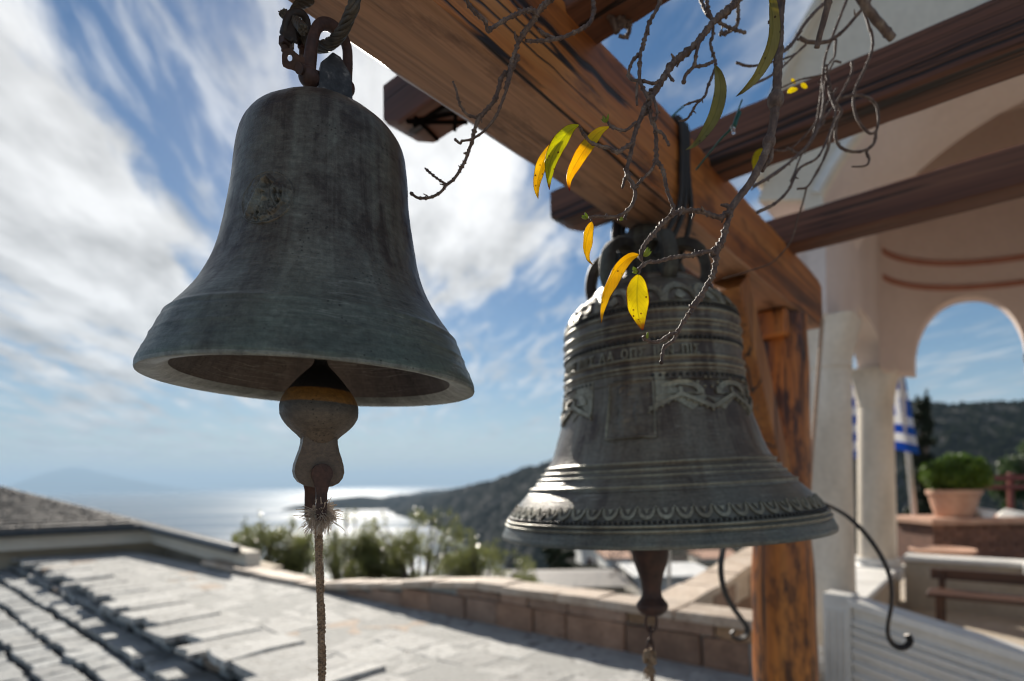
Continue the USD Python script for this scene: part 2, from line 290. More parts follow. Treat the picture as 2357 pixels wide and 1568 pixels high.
wood('beam_wood', [(.32, (.12, .036, .010)), (.44, (.30, .092, .018)), (.54, (.42, .145, .030)), (.68, (.47, .20, .055))], 0, seed=1.3, gloss=.5, crackw=.024, blotch=BL, under=(.40, .255, .17))  # paler grey-brown underside: ground-bounce light put into the colour
wood('rafter_wood', [(.28, (.045, .018, .011)), (.5, (.12, .046, .024)), (.72, (.19, .082, .042))], 1, seed=4.1, gloss=.6, crackw=.014)
wood('post_wood', [(.28, (.15, .042, .008)), (.45, (.40, .12, .016)), (.7, (.54, .20, .034))], 2, seed=7.7, gloss=.4, crackw=.02, blotch=[(0, (.06, .05, .05)), (.40, (.16, .12, .10)), (.53, (1, 1, 1)), (1, (1, 1, 1))])
wood('brace_wood', [(.28, (.10, .032, .010)), (.45, (.26, .085, .018)), (.7, (.40, .16, .04))], 2, seed=3.3, gloss=.45, crackw=.03)
wood('bench_wood', [(.3, (.05, .02, .01)), (.7, (.14, .06, .03))], 1, seed=2.2)

def bronze(name, stops, zlo, zhi, low_tint, scale=5.0, streak=.6, metal=.35, gloss=.42, bumpd=.0012, verd=.5, fine_ring=True, band=None):
    """Weathered bronze: brown and grey-green patina, rain streaks down the side, turning marks round it."""
    n = {'tc': ('texture_coordinate', {}), 'xyz': ('separate_xyz', {}), 'ang': ('math', {'math_type': 'arctan2'}), 'cyl': ('combine_xyz', {}),
         'ms': ('mapping', {'scale': (5.0, 5.0, 3.2)}), 'ns': ('noise_texture', {'scale': 1.0, 'detail': 7.0, 'roughness': .62, 'distortion': .5}),
         'no': ('noise_texture', {'scale': scale * 2.2, 'detail': 11.0, 'roughness': .74, 'distortion': .4}), 'mixn': ('mix_float', {'fac': streak}),
         'ramp': ('rgb_ramp', {'ramp': stops}), 'mt': ('mapping', {'scale': (5.0, 1.0, 300.0), 'rotation': (0.0, 0.35, 0.0)}), 'nt': ('noise_texture', {'scale': 1.0, 'detail': 3.0, 'roughness': .7}),
         'rt': ('map_range', {'from_min': .3, 'from_max': .7, 'to_min': .8, 'to_max': 1.2}), 'sc': ('vector_math', {'math_type': 'scale'}),
         'zr': ('map_range', {'from_min': zlo, 'from_max': zhi, 'to_min': verd, 'to_max': 0.0, 'clamp': True}), 'nv': ('noise_texture', {'scale': 9.0, 'detail': 6.0, 'roughness': .7}),
         'vm': ('map_range', {'from_min': .3, 'from_max': .65, 'to_min': .25, 'to_max': 1.3, 'clamp': True}), 'vz': ('math', {'math_type': 'multiply', 'use_clamp': True}), 'tint': ('mix_color', {'b': low_tint}),
         'mic': ('noise_texture', {'scale': 150.0, 'detail': 6.0, 'roughness': .75}), 'mr': ('map_range', {'from_min': .3, 'from_max': .7, 'to_min': .66, 'to_max': 1.36}), 'sc2': ('vector_math', {'math_type': 'scale'}),
         'rr': ('map_range', {'from_min': .3, 'from_max': .7, 'to_min': gloss + .12, 'to_max': gloss - .12}), 'h': ('math', {'math_type': 'add'}), 'h2': ('math', {'math_type': 'multiply_add', 'value2': 1.6}),
         'b': ('bump', {'strength': .6, 'distance': bumpd}), 'p': ('principled_bsdf', {'metallic': metal, 'specular_ior_level': .55}),
         'mk': ('mapping', {'scale': (9.0, 9.0, 130.0), 'rotation': (.5, .3, 0)}), 'nk': ('noise_texture', {'scale': 1.0, 'detail': 1.5, 'roughness': .4, 'distortion': .15}), 'ks': ('math', {'math_type': 'subtract', 'value2': .5}), 'ka': ('math', {'math_type': 'absolute'}), 'kr': ('map_range', {'from_min': .0, 'from_max': .016, 'to_min': 1, 'to_max': 0, 'clamp': True}), 'kg': ('noise_texture', {'scale': 7.0, 'detail': 2.0}), 'kgr': ('map_range', {'from_min': .52, 'from_max': .66, 'to_min': 0, 'to_max': .55, 'clamp': True}), 'km': ('math', {'math_type': 'multiply'}), 'kmx': ('mix_color', {'b': (.30, .29, .25)}),
         'pv': ('voronoi_texture', {'scale': 190.0}), 'pr': ('map_range', {'from_min': .12, 'from_max': .26, 'to_min': .35, 'to_max': 1.0, 'clamp': True}), 'pg': ('noise_texture', {'scale': 26.0, 'detail': 3.0}), 'pgr': ('map_range', {'from_min': .52, 'from_max': .6, 'to_min': 0, 'to_max': 1, 'clamp': True}), 'pm': ('mix_float', {'a': 1.0}), 'ps': ('vector_math', {'math_type': 'scale'})}
    l = [('tc.object', 'mk.vector'), ('mk.vector', 'nk.vector'), ('nk.fac', 'ks.value1'), ('ks.value', 'ka.value1'), ('ka.value', 'kr.value'), ('tc.object', 'kg.vector'), ('kg.fac', 'kgr.value'), ('kr.result', 'km.value1'), ('kgr.result', 'km.value2'), ('km.value', 'kmx.fac'), ('tc.object', 'pv.vector'), ('pv.distance', 'pr.value'), ('tc.object', 'pg.vector'), ('pg.fac', 'pgr.value'), ('pgr.result', 'pm.fac'), ('pr.result', 'pm.b'), ('tint.result', 'kmx.a'), ('kmx.result', 'ps.vector1'), ('pm.result', 'ps.scale'),
         ('tc.object', 'xyz.vector'), ('xyz.y', 'ang.value1'), ('xyz.x', 'ang.value2'), ('ang.value', 'cyl.x'), ('xyz.z', 'cyl.z'), ('cyl.vector', 'ms.vector'), ('ms.vector', 'ns.vector'), ('tc.object', 'no.vector'), ('no.fac', 'mixn.a'), ('ns.fac', 'mixn.b'),
         ('mixn.result', 'ramp.fac'), ('cyl.vector', 'mt.vector'), ('mt.vector', 'nt.vector'), ('nt.fac', 'rt.value'), ('ramp.color', 'tint.a'), ('xyz.z', 'zr.value'), ('tc.object', 'nv.vector'), ('nv.fac', 'vm.value'), ('zr.result', 'vz.value1'), ('vm.result', 'vz.value2'), ('vz.value', 'tint.fac'),
         ('ps.vector', 'sc.vector1'), ('rt.result', 'sc.scale'), ('tc.object', 'mic.vector'), ('mic.fac', 'mr.value'), ('sc.vector', 'sc2.vector1'), ('mr.result', 'sc2.scale'), ('sc2.vector', 'p.base_color'), ('no.fac', 'rr.value'), ('rr.result', 'p.roughness'),
         ('nt.fac', 'h.value1'), ('mic.fac', 'h.value2'), ('no.fac', 'h2.value1'), ('h.value', 'h2.value3'), ('h2.value', 'b.height'), ('b.normal', 'p.normal')]
    if band:      # painted stripes at set heights (clapper): list of (z position, colour), constant between
        z0, z1, st = band
        n['bz'] = ('map_range', {'from_min': z0, 'from_max': z1, 'clamp': True}); n['wob'] = ('math', {'math_type': 'multiply_add', 'value2': .07}); n['br'] = ('rgb_ramp', {'ramp': st}); n['bmul'] = ('mix_color', {'blend_type': 'multiply', 'fac': 1.0})
        l = [q for q in l if q[1] != 'p.base_color'] + [('xyz.z', 'bz.value'), ('no.fac', 'wob.value1'), ('bz.result', 'wob.value3'), ('wob.value', 'br.fac'), ('br.color', 'bmul.a'), ('sc2.vector', 'bmul.b'), ('bmul.result', 'p.base_color')]
    mk(name, n, l)
bronze('bronze_small', [(.36, (.026, .018, .014)), (.45, (.050, .038, .030)), (.49, (.088, .076, .060)), (.56, (.125, .120, .096)), (.65, (.205, .205, .165))], 0.0, .11, (.105, .135, .110), verd=.75, scale=4.2, streak=.36, metal=.5, gloss=.40)
bronze('bronze_big', [(.35, (.032, .020, .014)), (.45, (.068, .047, .034)), (.50, (.115, .092, .067)), (.66, (.185, .168, .13))], 0.0, .16, (.115, .130, .112), scale=4, gloss=.36, verd=.6)
bronze('bronze_relief', [(.34, (.085, .065, .045)), (.45, (.17, .145, .10)), (.53, (.24, .22, .16)), (.66, (.31, .31, .24))], 0.0, .01, (.13, .150, .14), scale=6, gloss=.4, verd=0)
noisy('bronze_dark', [(.3, (.012, .011, .010)), (.7, (.03, .028, .024))], 40, gloss=.4, metal=.2)
bronze('bronze_crown', [(.34, (.018, .014, .012)), (.46, (.040, .032, .025)), (.54, (.075, .070, .052)), (.68, (.13, .14, .11))], 0.0, .03, (.1, .12, .1), scale=6, gloss=.6, verd=0)
bronze('bronze_lip', [(.35, (.055, .045, .038)), (.46, (.11, .095, .08)), (.52, (.16, .15, .125)), (.66, (.24, .24, .20))], 0.0, .03, (.16, .19, .16), scale=6, gloss=.4, verd=.4)
bronze('bronze_inside', [(.3, (.035, .026, .022)), (.5, (.075, .056, .048)), (.7, (.12, .095, .08))], 0, .02, (.1, .085, .07), gloss=.6, metal=.1, verd=.2)
bronze('clapper_paint', [(.3, (.8, .8, .8)), (.7, (1.2, 1.2, 1.2))], -9, -8, (1, 1, 1), gloss=.5, metal=0, verd=0, streak=.2,
       band=(-.02, .08, [(0, (.105, .072, .048)), (.50, (.085, .068, .052)), (.600, (.062, .056, .05)), (.618, (.07, .065, .06)), (.632, (.21, .105, .028)), (.770, (.24, .11, .022)), (.792, (.020, .019, .019)), (1, (.017, .017, .017))]))
noisy('rusty_iron', [(.3, (.028, .016, .013)), (.5, (.065, .032, .024)), (.7, (.10, .048, .034))], 40, gloss=.6, metal=.25, bump=.5, bscale=260, dist=.0015, fine=.2)
noisy('dark_iron', [(.3, (.018, .015, .014)), (.7, (.05, .038, .032))], 25, gloss=.5, metal=.4, bump=.35, bscale=200, dist=.001)
noisy('painted_iron', [(.35, (.022, .019, .017)), (.5, (.038, .036, .036)), (.58, (.06, .057, .055)), (.66, (.18, .165, .15))], 90, gloss=.45, metal=.2, bump=.4, bscale=300, dist=.001)
noisy('wire_steel', [(.3, (.035, .03, .024)), (.7, (.105, .088, .068))], 60, gloss=.55, metal=.35, bump=.5, bscale=900, dist=.0006, fine=.25)
noisy('hemp', [(.3, (.12, .075, .045)), (.5, (.25, .165, .10)), (.7, (.36, .26, .17))], 160, gloss=.85, bump=.7, bscale=900, dist=.001, fine=.25)
noisy('hemp_pale', [(.3, (.34, .26, .19)), (.7, (.60, .49, .39))], 120, gloss=.8, bump=.2)
noisy('black_strap', [(.3, (.012, .012, .013)), (.7, (.035, .033, .03))], 60, gloss=.6)
noisy('bark', [(.3, (.045, .026, .020)), (.5, (.11, .070, .054)), (.68, (.20, .15, .115))], 120, stretch=(1, 1, .6), gloss=.62, bump=.7, bscale=800, dist=.0012, fine=.25)
noisy('plaster_pink', [(.3, (.61, .50, .45)), (.5, (.68, .575, .52)), (.7, (.72, .62, .57))], 1.3, gloss=.9, bump=.25, bscale=35, dist=.006, fine=.05)
noisy('plaster_rose', [(.3, (.60, .475, .41)), (.7, (.69, .565, .50))], 1.1, gloss=.9, bump=.25, bscale=35, dist=.006, fine=.05)
noisy('plaster_cream', [(.3, (.66, .58, .47)), (.7, (.76, .69, .58))], 1.3, gloss=.9, bump=.2, bscale=30, dist=.006, fine=.05)
noisy('plaster_red', [(.3, (.34, .14, .09)), (.7, (.42, .19, .13))], 4, gloss=.85, fine=.1)
noisy('wall_white', [(.3, (.62, .60, .56)), (.7, (.74, .72, .68))], 1.0, gloss=.9, fine=.06)
noisy('wall_beige', [(.3, (.38, .31, .23)), (.7, (.50, .42, .32))], 1.5, gloss=.9, bump=.3, bscale=30, fine=.08)
noisy('marble', [(.3, (.55, .53, .50)), (.5, (.68, .66, .62)), (.7, (.74, .72, .69))], 2.2, gloss=.5, bump=.12, bscale=40, fine=.05)
noisy('column_stone', [(.3, (.50, .42, .33)), (.5, (.66, .57, .46)), (.7, (.74, .66, .56))], 3.0, stretch=(1, 1, .35), gloss=.75, bump=.25, bscale=40, fine=.08)
noisy('slab_grey', [(.25, (.03, .03, .028)), (.375, (.07, .068, .062)), (.405, (.25, .246, .232)), (.5, (.35, .345, .328)), (.7, (.43, .42, .39))], 13.0, gloss=.8, bump=.6, bscale=22, dist=.012, fine=.14, per_object=.16)
noisy('slab_tan', [(.25, (.20, .15, .11)), (.5, (.32, .24, .18)), (.75, (.38, .32, .26))], 5.0, gloss=.82, bump=.6, bscale=22, dist=.012, fine=.14, per_object=.12)
noisy('slate', [(.25, (.15, .155, .15)), (.5, (.28, .285, .28)), (.75, (.39, .385, .36))], 6.0, gloss=.7, bump=.55, bscale=26, dist=.010, fine=.14, per_object=.25)
noisy('slate_far', [(.25, (.08, .07, .06)), (.5, (.17, .15, .13)), (.75, (.30, .26, .22))], 6.0, gloss=.6, bump=.5, bscale=26, dist=.010, fine=.14, per_object=.3)
noisy('mortar', [(.3, (.28, .275, .26)), (.7, (.39, .385, .36))], 9.0, gloss=.9, bump=.6, bscale=60, dist=.01)
noisy('roof_bed', [(.3, (.018, .017, .016)), (.7, (.04, .038, .036))], 9.0, gloss=.9, bump=.6, bscale=60, dist=.01)
noisy('stone_red', [(.25, (.17, .092, .056)), (.5, (.26, .15, .095)), (.75, (.34, .21, .14))], 7.0, gloss=.7, bump=.6, bscale=40, dist=.01, fine=.14, per_object=.25)
noisy('stone_rose', [(.25, (.20, .12, .08)), (.5, (.29, .185, .13)), (.75, (.37, .25, .18))], 7.0, gloss=.7, bump=.6, bscale=40, dist=.01, fine=.14, per_object=.25)
noisy('stone_ochre', [(.25, (.20, .115, .058)), (.5, (.29, .175, .095)), (.75, (.36, .23, .14))], 7.0, gloss=.7, bump=.6, bscale=40, dist=.01, fine=.14, per_object=.2)
noisy('coping', [(.25, (.34, .25, .18)), (.5, (.48, .38, .29)), (.75, (.58, .50, .42))], 7.0, gloss=.75, bump=.6, bscale=40, dist=.01, fine=.14, per_object=.18)
noisy('terracotta', [(.3, (.42, .22, .14)), (.7, (.58, .36, .25))], 7.0, gloss=.8, fine=.1)
noisy('brick_brown', [(.3, (.12, .055, .035)), (.7, (.24, .12, .08))], 9.0, gloss=.8, fine=.14, per_object=.25)
noisy('red_paint', [(.3, (.16, .03, .02)), (.7, (.24, .055, .035))], 9.0, gloss=.5)
noisy('pole_paint', [(.3, (.5, .46, .40)), (.7, (.62, .58, .52))], 9.0, gloss=.5)
noisy('gutter', [(.3, (.03, .035, .04)), (.7, (.06, .065, .07))], 9.0, gloss=.4)
noisy('terrain_rock', [(.32, (.016, .018, .015)), (.46, (.030, .032, .027)), (.54, (.060, .058, .054)), (.66, (.11, .105, .098))], .018, detail=10, rough=.68, gloss=.95, bump=.0, bscale=.08, fine=.2, coord='position', spec=0.0)
noisy('court_paving', [(.3, (.36, .30, .23)), (.7, (.48, .41, .33))], 2.0, gloss=.8, bump=.3, bscale=20)
noisy('green_plastic', [(.3, (.005, .05, .035)), (.7, (.01, .08, .055))], 9.0, gloss=.35)
noisy('dark_hole', [(.3, (.006, .005, .005)), (.7, (.010, .009, .008))], 9.0, gloss=.9, spec=0.0)
mk('bulb_glass', {'p': ('principled_bsdf', {'base_color': (.95, .97, 1.0), 'roughness': .05, 'transmission_weight': .9})}, [])
def leafmat(name, c1, c2, spot=None, trans=.55, scale=30., gloss=.35, veins=True):
    n = {'tc': ('texture_coordinate', {}), 'n1': ('noise_texture', {'scale': scale, 'detail': 5.0, 'roughness': .6}), 'ramp': ('rgb_ramp', {'ramp': [(.35, c1), (.65, c2)]}), 'd': ('principled_bsdf', {'roughness': gloss}), 't': ('translucent_bsdf', {}), 'm': ('mix_closure', {'fac': trans})}
    l = [('tc.object', 'n1.vector'), ('n1.fac', 'ramp.fac')]; col = 'ramp.color'
    if spot:
        n.update({'vo': ('voronoi_texture', {'scale': scale * 6.0}), 'sr': ('map_range', {'from_min': .12, 'from_max': .20, 'to_min': 1.0, 'to_max': 0.0, 'clamp': True}), 'nn': ('noise_texture', {'scale': scale * 2.2}), 'ng': ('map_range', {'from_min': .50, 'from_max': .56, 'clamp': True}), 'sm': ('math', {'math_type': 'multiply'}),
          'uv': ('attribute', {'attribute': 'st'}), 'sx': ('separate_xyz', {}), 'uc': ('math', {'math_type': 'subtract', 'value2': .5}), 'ua': ('math', {'math_type': 'absolute'}), 'jit': ('math', {'math_type': 'multiply_add', 'value2': .14}), 'rim': ('map_range', {'from_min': .53, 'from_max': .575, 'clamp': True}),
          'tj': ('math', {'math_type': 'multiply_add', 'value2': .45}), 'tip': ('map_range', {'from_min': 1.07, 'from_max': 1.24, 'clamp': True}), 'b1': ('math', {'math_type': 'maximum'}), 'b2': ('math', {'math_type': 'maximum'}), 'mx': ('mix_color', {'b': spot}),
          'vy': ('math', {'math_type': 'multiply', 'value2': 62.0}), 'va': ('math', {'math_type': 'multiply_add', 'value2': -34.0}), 'vs': ('math', {'math_type': 'sine'}), 'vr': ('map_range', {'from_min': .80, 'from_max': 1.0, 'to_min': 0, 'to_max': .28, 'clamp': True}), 'mid': ('map_range', {'from_min': .018, 'from_max': .045, 'to_min': .55, 'to_max': 0, 'clamp': True}),
          'vm': ('math', {'math_type': 'maximum'}), 'mv': ('mix_color', {'b': tuple(.62 * np.array(c1) + [.02, .05, .01])}), 'lum': ('noise_texture', {'scale': scale * .8, 'detail': 3.0}), 'lr': ('map_range', {'from_min': .3, 'from_max': .7, 'to_min': .72, 'to_max': 1.08}), 'ls': ('vector_math', {'math_type': 'scale'})})
        l += [('tc.object', 'vo.vector'), ('vo.distance', 'sr.value'), ('tc.object', 'nn.vector'), ('nn.fac', 'ng.value'), ('sr.result', 'sm.value1'), ('ng.result', 'sm.value2'), ('uv.vector', 'sx.vector'), ('sx.x', 'uc.value1'), ('uc.value', 'ua.value1'), ('nn.fac', 'jit.value1'), ('ua.value', 'jit.value3'), ('jit.value', 'rim.value'),
              ('nn.fac', 'tj.value1'), ('sx.y', 'tj.value3'), ('tj.value', 'tip.value'), ('rim.result', 'b1.value1'), ('tip.result', 'b1.value2'), ('b1.value', 'b2.value1'), ('sm.value', 'b2.value2'), ('b2.value', 'mx.fac'),
              ('sx.y', 'vy.value1'), ('ua.value', 'va.value1'), ('vy.value', 'va.value3'), ('va.value', 'vs.value1'), ('vs.value', 'vr.value'), ('ua.value', 'mid.value'), ('vr.result', 'vm.value1'), ('mid.result', 'vm.value2'), ('vm.value', 'mv.fac'), ('ramp.color', 'mv.a'), ('tc.object', 'lum.vector'), ('lum.fac', 'lr.value'), ('mv.result', 'ls.vector1'), ('lr.result', 'ls.scale'), ('ls.vector', 'mx.a')]; col = 'mx.result'
    l += [(col, 'd.base_color'), (col, 't.color'), ('d.BSDF', 'm.closure1'), ('t.BSDF', 'm.closure2')]
    mk(name, n, l, 'm.closure')
leafmat('leaf_yellow', (.84, .70, .012), (.93, .82, .02), (.22, .02, .008), trans=.72, scale=26)
leafmat('leaf_lime', (.58, .60, .012), (.78, .74, .02), (.2, .03, .01), trans=.68, scale=22)
leafmat('leaf_gold', (.82, .56, .012), (.92, .68, .02), (.12, .03, .012), trans=.68, scale=26)
leafmat('leaf_orange', (.92, .56, .012), (.95, .76, .02), (.30, .02, .008), trans=.72, scale=26)
leafmat('leaf_olive', (.30, .27, .07), (.42, .37, .12), (.1, .06, .02), trans=.55, scale=20)
leafmat('bud_green', (.30, .40, .05), (.45, .52, .10), None, scale=40)
leafmat('olive_leaf', (.12, .135, .04), (.26, .27, .10), None, trans=.5, scale=2., gloss=.3)
leafmat('bush_leaf', (.07, .13, .012), (.16, .24, .03), None, trans=.4, scale=2.)
leafmat('cypress_leaf', (.012, .022, .010), (.03, .045, .018), None, trans=.2, scale=2., gloss=.6)
leafmat('green_leaf', (.04, .075, .02), (.09, .13, .04), None, trans=.35, scale=2.)
noisy('rough_bark', [(.3, (.06, .045, .035)), (.7, (.16, .13, .10))], 14, gloss=.9, bump=.6, bscale=60, dist=.01)
noisy('bare_twig', [(.3, (.14, .10, .085)), (.7, (.24, .19, .16))], 14, gloss=.8)
# sea: dark water, rough with wavelets
mk('sea_water', {'geo': ('geometry', {}), 'm': ('mapping', {'scale': (.02, .02, .02)}), 'n': ('noise_texture', {'scale': 1.0, 'detail': 8.0, 'roughness': .7}), 'm2': ('mapping', {'scale': (.0006, .0025, 1)}), 'n2': ('noise_texture', {'scale': 1.0, 'detail': 4.0}),
                 'rr': ('map_range', {'from_min': .35, 'from_max': .65, 'to_min': .17, 'to_max': .29}), 'b': ('bump', {'strength': .6, 'distance': 5.0}), 'p': ('principled_bsdf', {'base_color': (.010, .035, .07), 'ior': 1.33, 'specular_ior_level': .5})},
   [('geo.position', 'm.vector'), ('m.vector', 'n.vector'), ('geo.position', 'm2.vector'), ('m2.vector', 'n2.vector'), ('n2.fac', 'rr.value'), ('rr.result', 'p.roughness'), ('n.fac', 'b.height'), ('b.normal', 'p.normal')])

MAT['haze_air'] = usdkit.material(stage, '/World/Looks/haze_air', {'v': ('principled_volume', {'color': (.55, .77, 1.0), 'density': 3.5e-5, 'anisotropy': 0.0})}, [], volume='v.volume')
leafmat('scrub_leaf', (.018, .024, .016), (.040, .045, .030), None, trans=.1, scale=.3, gloss=1.0)
stage.GetPrimAtPath('/World/Looks/scrub_leaf/d').CreateAttribute('inputs:specular_ior_level', Sdf.ValueTypeNames.Float).Set(0.0)
leafmat('flag_white', (.78, .78, .80), (.84, .84, .84), None, trans=.5, scale=2., gloss=.8)
leafmat('flag_blue', (.02, .14, .52), (.03, .17, .58), None, trans=.5, scale=2., gloss=.8)
# ------------------------------------------------------------------ timber pergola that carries the bells
BN, BF, BB, BT = .534, .670, .603, .806           # bell beam: near and far side, underside, top (eye level = 0)
BC = (BN + BF) / 2
def timber(lo, hi, axis, rng, warp=.0015, n=40, c=.007):
    """A squared timber with bevelled, slightly uneven edges. lo, hi in (s, m, z)."""
    lo, hi = np.array(lo, float), np.array(hi, float); oth = [k for k in range(3) if k != axis]
    a, b = oth; u0, u1, w0, w1 = lo[a], hi[a], lo[b], hi[b]
    sec = np.array([(u0 + c, w0), (u1 - c, w0), (u1, w0 + c), (u1, w1 - c), (u1 - c, w1), (u0 + c, w1), (u0, w1 - c), (u0, w0 + c)])
    L = np.linspace(lo[axis], hi[axis], n); X = np.zeros((n, 8, 3)); X[..., axis] = L[:, None]; X[..., a] = sec[:, 0]; X[..., b] = sec[:, 1]
    ph = rng.uniform(0, 6, 8)
    X[..., a] += warp * (np.sin(L[:, None] * 7 + ph) + rng.normal(0, .35, (n, 8))); X[..., b] += warp * (np.cos(L[:, None] * 5 + ph * 2) + rng.normal(0, .35, (n, 8)))
    v = X.reshape(-1, 3); i, j = np.meshgrid(np.arange(n - 1), np.arange(8), indexing='ij')
    f = np.stack([i * 8 + j, i * 8 + (j + 1) % 8, (i + 1) * 8 + (j + 1) % 8, (i + 1) * 8 + j], -1).reshape(-1, 4); f = np.vstack([f[:, [0, 1, 2]], f[:, [0, 2, 3]]])
    e0 = np.array([[0, k + 1, k] for k in range(1, 7)]); e1 = np.array([[(n - 1) * 8, (n - 1) * 8 + k, (n - 1) * 8 + k + 1] for k in range(1, 7)])
    f = np.vstack([f, e0, e1]); m = trimesh.Trimesh(v, f, process=False)
    if m.volume < 0: f = f[:, ::-1]
    return v, f
rng = np.random.default_rng(5)
per = thing('wooden_pergola', 'varnished orange-brown timber pergola whose thick beam carries both bells', 'pergola', W(0, 0, 0), ROTW)
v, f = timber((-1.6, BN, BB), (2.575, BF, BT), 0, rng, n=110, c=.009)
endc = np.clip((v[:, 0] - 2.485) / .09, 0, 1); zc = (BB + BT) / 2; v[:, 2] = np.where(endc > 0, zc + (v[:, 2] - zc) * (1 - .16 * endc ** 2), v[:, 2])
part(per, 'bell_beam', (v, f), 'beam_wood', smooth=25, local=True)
def stub_end(v, tip):      # the far end of a rafter is cut back at the lower corner
    t = np.clip((v[:, 1] - (tip - .03)) / .03, 0, 1); v[:, 2] = np.where(v[:, 2] < .83, v[:, 2] + t * .022, v[:, 2]); return v
for k, (s0, s1) in enumerate([(.773, .877), (1.388, 1.500), (2.045, 2.150)]):
    v, f = timber((s0, -3.2, .783), (s1, 1.025, .892), 1, rng, n=90)
    part(per, 'rafter', (stub_end(v, 1.025), f), 'rafter_wood', smooth=25, local=True)
# cracks in the underside of the first rafter's end: dark battens of a little truss of checks
def crackbar(a, b, w=.0045):
    p = np.array([a, b], float); return tube(np.linspace(p[0], p[1], 5), w, 6)
zc = .7815
ck = [((.780, .955, zc), (.868, .79, zc)), ((.780, .80, zc), (.870, .90, zc)), ((.782, .93, zc), (.868, .955, zc)), ((.782, .955, zc), (.870, .86, zc)), ((.80, .955, zc), (.80, .80, zc))]
part(per, 'drying_crack', joined([crackbar(a, b, .0042) for a, b in ck]), 'dark_hole', local=True)
# post: a peeled log, a little bowed and knotty
zs = np.linspace(-1.62, BB - .006, 60); cs = 2.225 + .012 * np.sin(zs * 2.1) + .02 * (zs < -.0) * 0
pp = np.stack([cs, np.full(60, .603) + .006 * np.sin(zs * 3 + 1), zs], 1)
rr = .104 - .008 * (zs + .4) + .004 * np.sin(zs * 9) + .003 * np.sin(zs * 17 + 1)
part(per, 'post', tube(pp, rr, 28), 'post_wood', smooth=40, local=True)
# brace from the beam to the post
a, b = np.array([1.69, .602, BB - .02]), np.array([2.17, .602, -.06]); d = unit(b - a); u = np.cross(d, [0, 1.0, 0]); sec = np.array([(-.045, -.05), (.045, -.05), (.05, -.045), (.05, .045), (.045, .05), (-.045, .05), (-.05, .045), (-.05, -.045)])
part(per, 'brace', tube(np.linspace(a, b, 14), 1.0, section=sec), 'brace_wood', smooth=20, local=True)
part(per, 'bracket_block', moved(chamfer_box((2.10, .548, BB - .10), (2.37, .656, BB - .002), .01), (0, 0, 0)), 'post_wood', local=True)

# ------------------------------------------------------------------ small smooth bell
B1 = np.array([-.225, .664, .117])
lean = lambda a, p=0.0: rot_about([0, 1, 0], math.radians(a)) @ rot_about([1, 0, 0], math.radians(p))
bell1 = thing('bronze_bell', 'smaller smooth dark bronze bell with worn relief figure, nearest the camera', 'bell', B1, 0, extra=lean(2.5, 0.8))
prof1 = np.array([(.1812, .000), (.1818, .005), (.1795, .012), (.1755, .020), (.1706, .031), (.1664, .041), (.1632, .049), (.1606, .0545), (.1572, .0585), (.1550, .0615), (.1500, .0685), (.1412, .080), (.1340, .090), (.1280, .100), (.1184, .120), (.1114, .140), (.1070, .160), (.1034, .180), (.0999, .200), (.0976, .220), (.0960, .240), (.0941, .258), (.0922, .270), (.0890, .280), (.0825, .290), (.0715, .300), (.0580, .310), (.0440, .318), (.0280, .3235), (.0120, .326), (.0, .3262)])
t = np.r_[0, np.cumsum(np.hypot(*np.diff(prof1, axis=0).T))]; fine = np.linspace(0, t[-1], 230)
P1 = np.stack([PchipInterpolator(t, prof1[:, 0])(fine), PchipInterpolator(t, prof1[:, 1])(fine)], 1)
def groove(P, z, d, w): P[:, 0] += d * np.exp(-((P[:, 1] - z) / w) ** 2)
groove(P1, .0585, .0018, .0020); groove(P1, .0530, -.0010, .0016); groove(P1, .0345, .0009, .0022); groove(P1, .020, .0006, .0012)
v, f = lathe(P1, 260)
ang = np.arctan2(v[:, 1], v[:, 0]); nz = meshkit.fbm(np.stack([np.cos(ang) * 3, np.sin(ang) * 3, v[:, 2] * 25], 1) + 7, 4, 3) - .5
nz2 = meshkit.fbm(np.stack([v[:, 0] * 60, v[:, 1] * 60, v[:, 2] * 40], 1) + 31, 3, 8) - .5
rr_ = np.maximum(np.hypot(v[:, 0], v[:, 1]), 1e-6); k = 1 + (.0016 * nz + .0007 * nz2) / np.maximum(rr_, .02); v[:, 0] *= k; v[:, 1] *= k
part(bell1, 'bell_body', (v, f), 'bronze_small', smooth=True, local=True)
inner1 = np.array([(.1811, -.0004), (.174, .0008), (.163, .003), (.152, .009), (.1505, .013), (.146, .02), (.133, .040), (.118, .068), (.106, .10), (.100, .15), (.090, .22), (.080, .27), (.06, .295), (.0, .305)])
v, f = lathe(inner1[::-1], 160); part(bell1, 'bell_mouth', (v, f), 'bronze_inside', smooth=35, local=True)
part(bell1, 'lip', lathe(np.array([(.1522, .0088), (.1640, .0022), (.1735, .0000), (.1800, -.0012), (.1816, -.0006), (.1822, .0012), (.1820, .0030)])[::-1], 200), 'bronze_lip', smooth=50, local=True)
